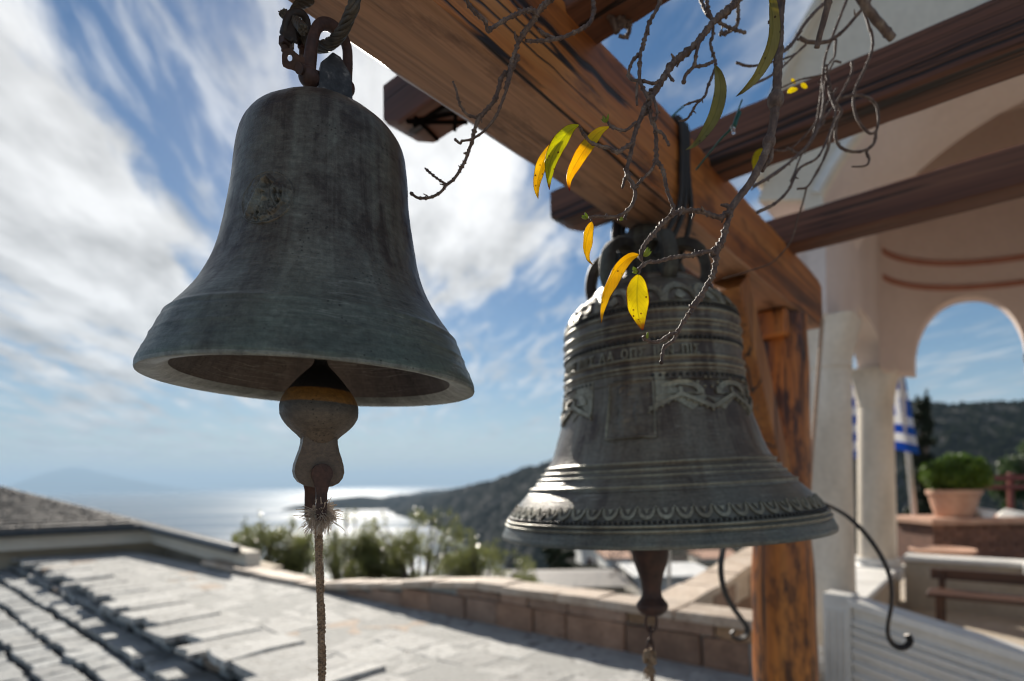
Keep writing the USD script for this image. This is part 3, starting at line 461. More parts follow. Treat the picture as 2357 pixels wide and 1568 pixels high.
# worn relief of a figure on the flank facing left of the camera
az_c = math.atan2(-B1[1], -B1[0])            # towards the camera
def bell_r1(z): return np.interp(z, P1[:, 1], P1[:, 0])
def relief_height(u, w):
    """u, w in units of the medallion's half size."""
    rr = np.hypot(u / .95, w); h = .35 * np.exp(-((rr - .97) / .05) ** 2) - .30 * np.exp(-((rr - .86) / .06) ** 2)
    def ridge(x0, y0, x1, y1, wd, a):
        d = np.array([x1 - x0, y1 - y0]); L2 = d @ d; tt = np.clip(((u - x0) * d[0] + (w - y0) * d[1]) / L2, 0, 1)
        return a * np.exp(-(((u - x0 - tt * d[0]) ** 2 + (w - y0 - tt * d[1]) ** 2) / wd ** 2))
    for q in [(-.12, .62, .05, .74, .09, .75), (.05, .74, .18, .55, .09, .7), (-.14, .60, -.30, .10, .09, .7), (-.30, .10, -.52, -.55, .11, .7), (-.12, .3, .0, .0, .08, .6), (.0, 0, -.2, -.45, .07, .6), (-.2, -.3, -.22, -.75, .06, .6), (.02, -.25, -.06, -.75, .06, .7),
              (.28, .36, .40, .28, .10, .7), (.22, .3, .30, -.02, .07, .6), (.42, .2, .5, -.1, .07, .7), (.30, -.05, .46, -.34, .06, .6), (.6, .35, .62, -.2, .05, .5), (.62, -.2, .4, -.55, .06, .6), (.3, -.5, -.0, -.8, .07, .6), (.14, -.35, .3, -.6, .06, .55)]: h = np.maximum(h, ridge(*q)) 
    for q in [(.06, .48, .1), (.36, .12, .07), (-.32, -.62, .07), (-.1, -.6, .06), (.15, -.62, .06), (.45, -.2, .05), (.52, .12, .05), (-.05, .15, .05)]: h = h - .55 * np.exp(-((u - q[0]) ** 2 + (w - q[1]) ** 2) / q[2] ** 2)
    return h
nu, nw = 130, 150; half = .029; zc_ = .170; a0 = az_c - math.radians(31)
uu, ww = np.meshgrid(np.linspace(-1.12, 1.12, nu), np.linspace(-1.12, 1.12, nw), indexing='ij'); zz = zc_ + ww * half; R0 = bell_r1(zz); aa = a0 + uu * half / R0
edge = np.clip((1.08 - np.hypot(uu / 1.02, ww)) / .16, 0, 1); nn = meshkit.fbm(np.stack([uu * 4, ww * 4, 0 * uu], -1) + 11, 4, 2) - .5
hh = -.0022 * (1 - edge) + edge * (.0008 + .0062 * relief_height(uu * .92, ww) + .0030 * nn); R_ = R0 + hh
part(bell1, 'relief_figure', grid(np.stack([R_ * np.cos(aa), R_ * np.sin(aa), zz], -1)[:, ::-1]), 'bronze_small', smooth=True, local=True, label='worn raised figure in an oval on the bell flank')
# crown lug: a dark faceted block with a ridged top
def L1(x, y, fwd): im = np.linalg.inv(XF[bell1]); return (im @ np.r_[at(x, y, fwd), 1])[:3]
lug_c = L1(766, 200, .664); ca = math.radians(28)
def lugp(u, w, z): return lug_c + np.array([u * math.cos(ca) - w * math.sin(ca), u * math.sin(ca) + w * math.cos(ca), z])
pts = [lugp(u, w, z) for u, w, z in [(-.019, -.021, -.022), (.019, -.021, -.022), (.019, .021, -.022), (-.019, .021, -.022), (-.017, -.019, .010), (.017, -.019, .008), (.017, .019, .010), (-.017, .019, .012), (-.003, -.013, .031), (.006, -.011, .030), (.003, .013, .031)]]
lug = trimesh.convex.convex_hull(np.array(pts)).subdivide().subdivide(); lv = np.array(lug.vertices); lv += .0011 * (meshkit.fbm(lv * 120 + 5, 3, 1)[:, None] - .5) * lug.vertex_normals
part(bell1, 'crown_lug', (lv, lug.faces), 'painted_iron', smooth=25, local=True)
# clapper: painted pear, flattened tail with a pin and iron strap
cl0 = L1(734, 1010, .655)                     # waist of the clapper
def cpx(px): return px * .655 / FPX
prof = [(0, 130), (13, 128), (13, 86 * 2 - 40), (13, 128), (15, 117), (22, 108), (40, 98)]
cy = lambda y: cpx(1010 - y)                   # picture rows to heights from the waist
cp = np.array([(0.0, cy(700)), (14, 0), (14, 0)]) if False else None
rows = [(1011, 41), (1003, 48.5), (993, 60), (981, 72), (968, 81), (954, 86), (940, 86.5), (926, 83.5), (910, 75.5), (892, 62.5), (872, 46), (856, 31), (845, 20), (832, 14.5), (780, 13), (700, 12), (690, 0)]
cprof = np.array([(0, cy(1024)), (30, cy(1022))] + [(r_, cy(y_)) for y_, r_ in rows], float); cprof[:, 0] = [cpx(r_) for r_ in cprof[:, 0]]
tt = np.r_[0, np.cumsum(np.hypot(*np.diff(cprof, axis=0).T))]; fi = np.linspace(0, tt[-1], 90); cprof = np.stack([PchipInterpolator(tt, cprof[:, 0])(fi), PchipInterpolator(tt, cprof[:, 1])(fi)], 1)
v, f = lathe(cprof[::1], 72); v = v * [1, 1, 1]; v[:, :2] *= (1 + .02 * (meshkit.fbm(v * 40 + 3, 3, 4)[:, None] - .5))
clap = part(bell1, 'clapper', (v + cl0, f), 'clapper_paint', smooth=True, local=True)
UsdGeom.Xformable(stage.GetPrimAtPath(clap)).AddTranslateOp().Set(Gf.Vec3d(*map(float, cl0)))
g_ = UsdGeom.Mesh(stage.GetPrimAtPath(clap)); g_.GetPointsAttr().Set([Gf.Vec3f(*map(float, q - cl0)) for q in np.array(g_.GetPointsAttr().Get())])
tail = Polygon([(-35, -2), (35, -2), (35.5, 10), (39, 26), (45, 44), (49.5, 60), (51, 74), (48, 87), (40, 98), (27, 105), (12, 108), (-12, 108), (-27, 105), (-40, 98), (-48, 87), (-51, 74), (-49.5, 60), (-45, 44), (-39, 26), (-35.5, 10)]).buffer(1.5)
ta = math.radians(26); U = np.array([math.cos(ta), math.sin(ta), 0]); N = np.array([-math.sin(ta), math.cos(ta), 0])
tm = extrude(affinity.scale(tail, cpx(1) * 1.02, -cpx(1), origin=(0, 0)), .032); tv = np.array(tm.vertices); q = tv[:, :1] * U + tv[:, 1:2] * Z3 + (tv[:, 2:] - .016) * N - [0, 0, cpx(2)]
part(clap, 'tail', (q, np.array(tm.faces)), 'clapper_paint', smooth=30, local=True)
strap = Polygon([(math.cos(a) * 23, math.sin(a) * 23) for a in np.linspace(-.2 * math.pi, 1.2 * math.pi, 24)] + [(-12, -42), (-11, -105), (11, -105), (12, -42)])
for sg in (-1, 1):
    o = -Z3 * cpx(1090 - 1010) + N * (.016 * sg) + U * (.002 if sg < 0 else -.006)
    part(clap, 'strap', prism(affinity.scale(strap, cpx(1), cpx(1), origin=(0, 0)), .006, o - (N * .006 if sg < 0 else 0), U, Z3, N), 'rusty_iron', smooth=25, local=True)

# ------------------------------------------------------------------ shackle, wire cable, clamp above the small bell
def C(x, y, fwd): return at(612.8 + x * .13334, y * .13334, fwd)
sh = thing('bow_shackle', 'rusty bow shackle joining the small bell to the wire cable', 'shackle', C(900, 900, .66), 0)
bow = [C(740, 1330, .638), C(752, 1100, .638), C(778, 850, .638), C(815, 640, .640), C(880, 480, .645), C(980, 415, .652), C(1110, 440, .662), C(1230, 530, .672), C(1330, 660, .682), C(1395, 840, .690), C(1405, 1080, .692), C(1385, 1300, .692), C(1375, 1500, .692)]
bp = smoothline(bow, .0015)
part(sh, 'bow', tube(bp, .0066 + .0006 * np.sin(np.arange(len(bp)) * .13), 16), 'rusty_iron', smooth=True)
def ball(c, r, sub=3, sq=(1, 1, 1)):
    m = trimesh.creation.icosphere(sub, r); m.apply_scale(sq); return moved(m, c)
part(sh, 'eye', ball(C(738, 1335, .636), .0115, 3, (1.0, 1.0, .95)), 'rusty_iron', smooth=True); part(sh, 'eye', ball(C(1380, 1520, .692), .0105), 'rusty_iron', smooth=True)
pin = part(sh, 'pin', tube(np.linspace(C(560, 1180, .622), C(1420, 1540, .70), 12), .0058, 14), 'rusty_iron', smooth=40)
tabp = Polygon([(290, 960), (300, 900), (345, 850), (405, 838), (470, 880), (545, 950), (590, 990), (640, 985), (650, 1100), (640, 1250), (560, 1300), (520, 1240), (450, 1205), (370, 1185), (310, 1150), (292, 1100)]).buffer(6).difference(Polygon([(412 + 38 * math.cos(a), 1005 + 55 * math.sin(a)) for a in np.linspace(0, 6.283, 18)[:-1]]))
ct = C(450, 1050, .622); px_ = .13334 * .622 / FPX; Uc, Vc = _right, -_up; Nn = unit(ray(612.8 + 450 * .13334, 1050 * .13334)); Ut = unit(Uc - (Uc @ Nn) * Nn); Vt = unit(Vc - (Vc @ Nn) * Nn)
part(sh, 'pin_tab', prism(affinity.scale(affinity.translate(tabp, -450, -1050), px_ * 1.02, px_ * .82, origin=(0, 0)), .0035, ct - Nn * .0017, Ut, Vt, Nn), 'rusty_iron', smooth=30)
# cable: six strands laid round a core, passing through the shackle, over the beam and back to the clamp
cable = thing('wire_cable', 'twisted steel wire cable looped over the beam above the small bell', 'cable', C(1450, 200, .65), 0)
low = [C(640, 560, .668), C(690, 690, .668), C(800, 790, .668), C(930, 810, .664), C(1080, 770, .655), C(1230, 650, .645), C(1360, 450, .632), C(1450, 230, .622), C(1530, 0, .614)]
s_c = sm(low[-1])
over = [W(sm(low[-1])[0] + .006, BN - .012, .53 + .06), W(sm(low[-1])[0] + .010, BN - .013, .70), W(sm(low[-1])[0] + .005, BN + .0, BT + .010), W(sm(low[-1])[0] - .01, BC, BT + .014), W(sm(low[-1])[0] - .03, BF + .0, BT + .010), W(sm(low[-1])[0] - .05, BF + .014, .70), W(sm(low[-1])[0] - .06, BF + .004, .60)]
clampc = C(430, 560, .675)
tailpts = [C(520, 60, .70), C(470, 200, .69), C(400, 330, .682), C(500, 480, .672)]
def wire_rope(path, r, lay, nst=6, step=.0016):
    p = smoothline(path, step); L = np.r_[0, np.cumsum(np.linalg.norm(np.diff(p, axis=0), axis=1))]; _, A, B = frames(p); out = []
    for k in range(nst):
        th = L / lay * 2 * np.pi + k * 2 * np.pi / nst; out.append(tube(p + (r * .60) * (np.cos(th)[:, None] * A + np.sin(th)[:, None] * B), r * .42, 7))
    return out, tube(p, r * .6, 7)
st_, core = wire_rope(low + over, .0066, .055)
for q in st_: part(cable, 'strand', q, 'wire_steel', smooth=True)
part(cable, 'core', core, 'wire_steel', smooth=True)
st_, core = wire_rope([W(sm(low[-1])[0] - .06, BF + .004, .60), C(700, -60, .70), C(560, 90, .692), C(470, 260, .684), C(430, 420, .678), C(480, 560, .672), C(600, 700, .668)], .0060, .05)
part(cable, 'return_leg', joined(st_ + [core]), 'wire_steel', smooth=True)
st_, core = wire_rope([C(440, 420, .668), C(380, 330, .664), C(320, 255, .660), C(285, 205, .657)], .0056, .05)
part(cable, 'frayed_end', joined(st_ + [core] + [tube(smoothline([C(300, 230, .658), C(270 + dx, 190 + dy, .657), C(250 + 2 * dx, 160 + 2 * dy, .656)], .001), .0007, 5) for dx, dy in ((-22, 20), (0, 8), (14, 0), (34, 2), (52, 16), (-16, 40), (-10, 55))]), 'wire_steel', smooth=True)
st_, core = wire_rope([C(470, 330, .664), C(540, 400, .655), C(610, 470, .645), C(645, 520, .640)], .0062, .05)
part(cable, 'cut_end', joined(st_ + [core]), 'wire_steel', smooth=True)
cp_ = thing('cable_clamp', 'dark wire rope clamp with threaded bolts at left of the shackle', 'cable clamp', clampc, 0)
cl_pts = np.array([C(x, y, .664 + dz) for dz in (-.010, .014) for x, y in ((225, 570), (260, 440), (330, 350), (440, 300), (520, 420), (545, 640), (560, 770), (470, 740), (300, 660))])
hm = trimesh.convex.convex_hull(cl_pts).subdivide().subdivide(); hv = trimesh.smoothing.filter_taubin(hm.copy(), iterations=8).vertices
part(cp_, 'saddle', (hv, hm.faces), 'dark_iron', smooth=40)
part(cp_, 'bolt_bow', tube(smoothline([C(350, 640, .66), C(338, 480, .656), C(370, 330, .655), C(470, 225, .657), C(600, 230, .662), C(685, 330, .668), C(705, 470, .672), C(690, 640, .674)], .0015), .0046, 12), 'dark_iron', smooth=True)
def thread(a, b, r, parent, pitch=.0017):
    p = np.linspace(a, b, int(np.linalg.norm(b - a) / (pitch / 4)) + 2); rr = r + .0005 * np.sin(np.arange(len(p)) * np.pi / 2); part(parent, 'threaded_shank', tube(p, rr, 12), 'rusty_iron', smooth=True)
def hexnut(c, ax, r, h, parent):
    th = np.arange(6) * np.pi / 3; part(parent, 'nut', tube(np.array([c - ax * h / 2, c + ax * h / 2]), r, section=np.stack([np.cos(th), np.sin(th)], 1)), 'rusty_iron', smooth=20)
dn = unit(C(330, 900, .66) - C(340, 700, .66))
thread(C(342, 690, .662), C(328, 905, .662), .0042, cp_); thread(C(650, 740, .674), C(632, 985, .674), .0042, cp_)
hexnut(C(350, 740, .662), dn, .0085, .009, cp_); hexnut(C(655, 800, .674), dn, .0075, .008, cp_)

# ------------------------------------------------------------------ bell rope with frayed knot
rope = thing('bell_rope', 'brown braided rope hanging from the small clapper with frayed knot', 'rope', at(737, 1400, .655), 0)
rp = smoothline([at(728, 1165, .652), at(733, 1230, .655), at(736, 1330, .655), at(739.5, 1430, .655), at(741, 1530, .655), at(742, 1640, .655), at(742, 1760, .655)], .0011)
Lr = np.r_[0, np.cumsum(np.linalg.norm(np.diff(rp, axis=0), axis=1))]; _, A, B = frames(rp); yarn = []
for sgn in (-1, 1):
    for k in range(5):
        th = sgn * Lr / .024 * 2 * np.pi + k * 2 * np.pi / 5 + (.3 if sgn > 0 else 0); rad = .0030 + .0007 * np.sin(5 * th * .5 + (0 if sgn > 0 else np.pi)); yarn.append(tube(rp + rad[:, None] * (np.cos(th)[:, None] * A + np.sin(th)[:, None] * B), .00135, 6))
part(rope, 'braid', joined(yarn + [tube(rp, .0030, 8)]), 'hemp', smooth=True)
rng = np.random.default_rng(11); kc = at(737, 1188, .648); fib = []
part(rope, 'knot', ball(kc + [0, .006, -.002], .0088, 2, (1, 1, 1.15)), 'hemp', smooth=True)
for k in range(620):
    d = rng.normal(size=3); d[1] = -abs(d[1]) * .8 if rng.random() < .7 else d[1]; d = unit(d + [0, 0, -.15]); L = rng.uniform(.006, .0155); c1 = rng.normal(0, .0030, 3); s0 = kc + d * .003
    if rng.random() < .25: d = unit(np.array([rng.normal(.8, .25), rng.normal(-.2, .3), rng.normal(.45, .4)])); L = rng.uniform(.010, .021)
    fib.append(np.array([s0, s0 + d * L * .4 + c1 * .5, s0 + d * L * .75 + c1 + [0, 0, -L * .06], s0 + d * L * .92 + c1 * 1.9 + [0, 0, -L * .2]]))
curves(rope, 'frayed_tuft', fib, .00075, 'hemp_pale')
fuzz = []
for k in range(900):
    i = rng.integers(0, len(rp)); th = rng.uniform(0, 6.283); o = np.cos(th) * A[i] + np.sin(th) * B[i]; L = rng.uniform(.0008, .0026); fuzz.append(np.array([rp[i] + o * .0036, rp[i] + o * (.0036 + L) + rng.normal(0, .0006, 3)]))
curves(rope, 'fuzz', fuzz, .00022, 'hemp_pale')

# ------------------------------------------------------------------ big ornamented bell
B2 = np.array([.342, 1.323, -.115])
bell2 = thing('ornate_bell', 'larger bronze bell with moulded bands, friezes and a panel, right of centre', 'bell', B2, 0, extra=lean(-2.0, 0))
p2 = np.array([(.3655, .0), (.3660, .006), (.3625, .014), (.3580, .024), (.3520, .034), (.3440, .048), (.3364, .060), (.3200, .080), (.3010, .100), (.2820, .120), (.2635, .140), (.2500, .160), (.2395, .180), (.2323, .200), (.2258, .220), (.2195, .240), (.2138, .260), (.2097, .280), (.2064, .300), (.2036, .320), (.2011, .340), (.1994, .360), (.1986, .380), (.1976, .400), (.1969, .420), (.1963, .440), (.1950, .458), (.1935, .470), (.1895, .483), (.181, .498), (.167, .515), (.151, .531), (.136, .543), (.128, .548), (.125, .556), (.112, .566), (.09, .569), (0, .570)])
t = np.r_[0, np.cumsum(np.hypot(*np.diff(p2, axis=0).T))]; fine = np.linspace(0, t[-1], 900)
P2 = np.stack([PchipInterpolator(t, p2[:, 0])(fine), PchipInterpolator(t, p2[:, 1])(fine)], 1)
def bell_r2(z): return np.interp(z, P2[:, 1], P2[:, 0])
ax2 = math.atan2(B2[0], B2[1])
def z2(y):
    z = .2
    for _ in range(30):
        r_ = float(np.interp(z, p2[:, 1], p2[:, 0])); z = (ray(1530, y)[2] * (1.3666 - r_) * math.cos(ax2)) - B2[2]
    return z
# mouldings, read from the picture's rows
for y, d, w in [(713, .0035, .0035), (738, .0040, .0045), (746, .0022, .002), (763, .0035, .004), (772, .002, .002), (786, .0018, .0018), (821, .0042, .0042), (840, .0040, .0045), (850, .0022, .002), (873, .0016, .0016), (1061, .0036, .0034), (1068, -.0012, .0018), (1077, .0034, .0030), (1091, .0028, .0026), (1101, .0016, .002), (1116, .0034, .003), (1125, -.0016, .0018), (1196, .0018, .0016), (1208, .0040, .0034), (1214, -.0012, .0014), (1220, .0030, .0028), (1226, -.0014, .0016)]:
    groove(P2, z2(y), d, w)
RINGS = [(713, .0024), (738, .0026), (747, .0018), (763, .0026), (786, .0018), (821, .0028), (840, .0028), (850, .0018), (1061, .0024), (1077, .0024), (1091, .0022), (1116, .0026), (1208, .0026), (1220, .0022)]
for y_, w_ in RINGS:
    z_ = z2(y_); part(bell2, 'moulding', tube(np.array([((np.interp(z_, P2[:, 1], P2[:, 0]) - w_ * .35) * math.cos(a), (np.interp(z_, P2[:, 1], P2[:, 0]) - w_ * .35) * math.sin(a), z_ + .0006) for a in np.linspace(0, 2 * np.pi, 180, endpoint=False)]), w_, 7, closed=True), 'bronze_relief', smooth=True, local=True)
v, f = lathe(P2, 240); ang = np.arctan2(v[:, 1], v[:, 0]); nz = meshkit.fbm(np.stack([v[:, 0] * 22, v[:, 1] * 22, v[:, 2] * 22], 1) + 17, 4, 5) - .5
rr_ = np.maximum(np.hypot(v[:, 0], v[:, 1]), 1e-6); k = 1 + (.0018 * nz) / np.maximum(rr_, .05); v[:, 0] *= k; v[:, 1] *= k
part(bell2, 'bell_body', (v, f), 'bronze_big', smooth=True, local=True)
part(bell2, 'bell_mouth', lathe(np.array([(.3653, -.0004), (.345, .001), (.33, .006), (.31, .025), (.27, .08), (.225, .16), (.195, .26), (.18, .4), (.165, .46), (.10, .49), (0, .50)])[::-1], 120), 'bronze_inside', smooth=35, local=True)
camdir2 = math.atan2(-B2[1], -B2[0])
def on2(u_ang, z, lift=0.0): r_ = bell_r2(z) + lift; a = camdir2 + u_ang; return np.stack([r_ * np.cos(a), r_ * np.sin(a), z + 0 * a], -1)
def wrap2(poly, a0, z0, lift, depth, flip=False, seg=.01):
    """A flat ornament outline (metres along the girth, metres up) raised on the bell's flank, centred at angle a0, height z0."""
    m = extrude(poly.segmentize(seg).buffer(0), 1.0); v = np.array(m.vertices); r0 = bell_r2(z0)
    w = on2(a0 + v[:, 0] / r0, z0 + v[:, 1], -.002 + (lift + .002) * v[:, 2]); return w, np.array(m.faces)
girth = np.radians(np.arange(-100, 101, 1.0))
def bead_row(y, n, r, name):
    z = z2(y); out = []
    for a in np.linspace(-1.85, 1.85, n): out.append(ball(on2(np.array([a]), np.array([z]), .0008)[0], r, 1))
    part(bell2, name, joined(out), 'bronze_dark', smooth=True, local=True, kind='stuff')
bead_row(701, 76, .0040, 'bead_row'); bead_row(779, 66, .0048, 'bead_row'); bead_row(1198, 130, .0034, 'bead_row')
# shoulder: arched leaf scallops
z_a = z2(697); Zs = z2(657) - z_a
for k, a in enumerate(np.arange(-1.45, 1.50, .36)):
    o = Polygon([(math.cos(t_) * .037, math.sin(t_) * Zs) for t_ in np.linspace(0, math.pi, 22)]).buffer(.0022); i_ = Polygon([(math.cos(t_) * .0275, math.sin(t_) * Zs * .72) for t_ in np.linspace(0, math.pi, 22)])
    part(bell2, 'scallop', joined([wrap2(o.difference(i_), a, z_a + .003, .0045, 0), wrap2(Polygon([(0, .003), (.011, .010), (.008, .019), (0, .027), (-.008, .019), (-.011, .010)]), a, z_a + .003, .005, 0)] + [ball(on2(np.array([a + dx]), np.array([z_a + .008 + dz]), .001)[0], .0026, 1) for dx, dz in ((.18, .004), (.18, .016), (.145, .010), (.215, .010), (.18, .030), (.0, .041))]), 'bronze_relief', smooth=35, local=True)
# raised lettering round the band
zl = z2(817); hL = z2(793) - zl - .002
txt = 'ΑΟΠΣ ΙΠΙΣ ΛΑ ΟΠΣ ΙΗΝ ΠΙΣ'
a = -1.25
for ch in txt:
    if ch == ' ': a += .06; continue
    lm = meshkit.text_mesh(ch, hL, .001, bold=True); lv = np.array(lm.vertices); wd = lv[:, 0].max() - lv[:, 0].min(); lv[:, 0] = (lv[:, 0] - lv[:, 0].min()) * .8
    r0 = bell_r2(zl); q = on2(a + lv[:, 0] / r0, zl + lv[:, 1], np.where(lv[:, 2] > .0005, .0045, -.001)); part(bell2, 'letter', (q, np.array(lm.faces)), 'bronze_relief', smooth=False, local=True); a += wd * .8 / r0 + .022
# frieze: row of holes-like studs, swags with beaded lower points, vertical staves
zt, zm, zb_ = z2(855), z2(905), z2(950)
for a in np.r_[np.arange(-1.65, -.62, .062), np.arange(.02, 1.65, .068)]:
    part(bell2, 'stud', ball(on2(np.array([a]), np.array([z2(863)]), .0)[0], .0042, 2), 'bronze_dark', smooth=True, local=True)
def swag(a0, w=.062):
    out = []; n = 15; u = np.linspace(-w, w, n)
    arch = Polygon([(math.cos(t_) * w * .72, math.sin(t_) * .024) for t_ in np.linspace(0, math.pi, 24)]).buffer(.0026).difference(Polygon([(math.cos(t_) * w * .55, math.sin(t_) * .016) for t_ in np.linspace(0, math.pi, 24)]))
    out.append(wrap2(arch, a0, zm - .001, .0045, 0))
    hem = Polygon([(-w, .0), (-w * .8, -.004), (0, .006), (w * .8, -.018), (w, -.024), (w, -.031), (w * .8, -.026), (0, -.004), (-w * .8, -.026), (-w, -.031)])
    hem = Polygon([(-w, -.022), (0, .006), (w, -.022), (w, -.031), (0, -.003), (-w, -.031)]); out.append(wrap2(hem, a0, zm - .004, .0055, 0))
    for t_ in np.linspace(-1, 1, 11): out.append(ball(on2(np.array([a0 + t_ * w / bell_r2(zm)]), np.array([zm - .010 - .026 * abs(t_)]), .0022)[0], .0030, 1))
    for t_, h_ in ((-.85, .012), (-.6, .02), (.85, .012), (.6, .02), (0, .03), (-.9, .03), (.9, .03)): out.append(ball(on2(np.array([a0 + t_ * w / bell_r2(zm)]), np.array([zm + h_]), .0008)[0], .0034, 1))
    out.append(wrap2(Polygon([(-.003, -.012), (.003, -.012), (.004, .012), (-.004, .012)]), a0, zm, .0032, 0)); return joined(out)
for aa0, aa1 in ((.02, 1.72), (-1.75, -.62)):
    n_ = int(round((aa1 - aa0) * .2 / .062 / 1.02)); L_ = (aa1 - aa0) * bell_r2(zm); low = []
    for k in range(n_ * 2 + 1): low.append((L_ * k / (n_ * 2), -.036 if k % 2 == 0 else -.010))
    part(bell2, 'frieze_plate', wrap2(Polygon([(0, z2(856) - zm), (0, -.03)] + low[1:-1] + [(L_, -.03), (L_, z2(856) - zm)]), aa0, zm, .0020, 0, seg=.012), 'bronze_relief', smooth=False, local=True)
for a0 in (.27, .86, 1.42, -.92, -1.45): part(bell2, 'swag', swag(a0), 'bronze_relief', smooth=35, local=True)
part(bell2, 'frieze_fillet', wrap2(sbox(0, -.0014, .34, .0014), .02, z2(875), .0024, 0), 'bronze_relief', smooth=False, local=True)
part(bell2, 'stave', wrap2(Polygon([(-.002, .02), (.002, .02), (.009, -.045), (.005, -.045)]), 1.06, zm, .004, 0), 'bronze_relief', smooth=False, local=True)
# square panel with a worn scene
zp0, zp1 = z2(1003), z2(866); wp = .052; ac = -.20
zz, uu = np.meshgrid(np.linspace(zp0, zp1, 90), np.linspace(-wp, wp, 70), indexing='ij'); R0 = bell_r2(zz); aa = camdir2 + ac + uu / .215
un, wn = uu / wp, (zz - zp0) / (zp1 - zp0) * 2 - 1; nb = meshkit.fbm(np.stack([un * 2.6, wn * 3.2, 0 * un], -1) + 21, 5, 9) - .5
border = np.maximum(np.exp(-((np.abs(un) - .93) / .05) ** 2), np.exp(-((np.abs(wn) - .95) / .04) ** 2))
fig = np.maximum(np.exp(-(((un + .25) / .22) ** 2 + ((wn - .05) / .6) ** 2) ** 2), .8 * np.exp(-(((un - .35) / .2) ** 2 + ((wn + .1) / .5) ** 2) ** 2)); ring = .7 * np.exp(-((np.hypot(un + .25, (wn - .62) * 1.3) - .2) / .07) ** 2)
hh = .0012 + .0036 * border + .0050 * np.maximum(fig, ring) + .007 * nb * (border < .3); hh = np.where(np.maximum(np.abs(un), np.abs(wn)) > .995, -.003, hh); R_ = R0 + hh
part(bell2, 'panel', grid(np.stack([R_ * np.cos(aa), R_ * np.sin(aa), zz], -1)), 'bronze_big', smooth=True, local=True, label='square panel with a worn raised scene')
for (x0, x1, y0, y1) in ((-wp, wp, 0, .004), (-wp, wp, zp1 - zp0 - .004, zp1 - zp0), (-wp, -wp + .004, .0045, zp1 - zp0 - .0045), (wp - .004, wp, .0045, zp1 - zp0 - .0045)): part(bell2, 'panel_frame', wrap2(sbox(x0, y0, x1, y1), ac, zp0, .0042, 0, seg=.012), 'bronze_relief', smooth=False, local=True)
# lip: little fans over a beaded line
zf = z2(1194); 
for k, a in enumerate(np.arange(-1.72, 1.73, .098)):
    o = Polygon([(math.cos(t_) * .0150, -math.sin(t_) * .020) for t_ in np.linspace(0, math.pi, 14)]); i_ = Polygon([(math.cos(t_) * .0105, -math.sin(t_) * .0135) for t_ in np.linspace(0, math.pi, 14)])
    part(bell2, 'fan', joined([wrap2(o.difference(i_), a, zf + .022, .004, 0), wrap2(Polygon([(-.005, -.001), (0, -.010), (.005, -.001)]), a, zf + .022, .003, 0), ball(on2(np.array([a + .049]), np.array([zf + .023]), .001)[0], .0026, 1)]), 'bronze_relief', smooth=35, local=True)
# crown: canon loops and a central argent
for k, a in enumerate(np.radians([-38, 22, 82, 142, 202, 262])):
    ca_, sa_ = math.cos(camdir2 + a), math.sin(camdir2 + a); pts = [(.112, .545), (.130, .565), (.132, .600), (.120, .634), (.096, .652), (.070, .654), (.048, .640), (.035, .60)]
    p = smoothline([(r_ * ca_, r_ * sa_, z_) for r_, z_ in pts], .006); part(bell2, 'crown_loop', tube(p, 1.0, section=[(-.016, -.009), (-.011, -.012), (.011, -.012), (.016, -.009), (.016, .009), (.011, .012), (-.011, .012), (-.016, .009)]), 'bronze_crown', smooth=35, local=True)
part(bell2, 'crown_argent', lathe(np.array([(.078, .56), (.060, .575), (.052, .605), (.054, .64), (.060, .665), (.052, .690), (.034, .706), (.0, .712)]), 28), 'bronze_crown', smooth=35, local=True)
# clapper
c2 = lambda x, y: at(x, y, 1.31)
im2 = np.linalg.inv(XF[bell2]); cc = c2(1496, 1265); k_ = 1.31 / FPX
cprof = np.array([(0, -152), (18, -151), (27, -146), (35, -134), (36, -128), (30, -118), (23, -106), (22, -92), (25, -70), (32, -46), (39, -24), (42, -4), (42, 12), (34, 40), (22, 70), (14, 110), (12, 300), (0, 301)], float) * k_
tt = np.r_[0, np.cumsum(np.hypot(*np.diff(cprof, axis=0).T))]; fi = np.linspace(0, tt[-1], 100); cprof = np.stack([PchipInterpolator(tt, cprof[:, 0])(fi), PchipInterpolator(tt, cprof[:, 1])(fi)], 1)
v, f = lathe(cprof, 40); v = v @ rot_about([0, 1, 0], math.radians(-1.5))[:3, :3].T; part(bell2, 'clapper', (v + cc, f), 'rusty_iron', smooth=True)
# bands that tie the bell to the beam
st = thing('beam_strap', 'black cable bands wound round the beam above the ornate bell', 'straps', W(1.2, BC, BT), 0)
for k, (s_, ds) in enumerate(((1.205, -.05), (1.222, -.03), (1.238, .03))):
    q = [W(s_ + ds, BN + .035, .50), W(s_ + ds * .4, BN - .008, .60), W(s_, BN - .008, .70), W(s_, BN - .007, BT - .01), W(s_, BN + .012, BT + .008), W(s_, BC, BT + .008), W(s_, BF - .012, BT + .008), W(s_ - .01, BF + .008, BT - .02), W(s_ - .02, BF + .008, .66), W(s_ - .03 + ds * .2, BF + .006, .58), W(s_ - .03 + ds, BF - .02, .49)]
    part(st, 'band', tube(smoothline(q, .008), .0065, 9), 'black_strap', smooth=True)
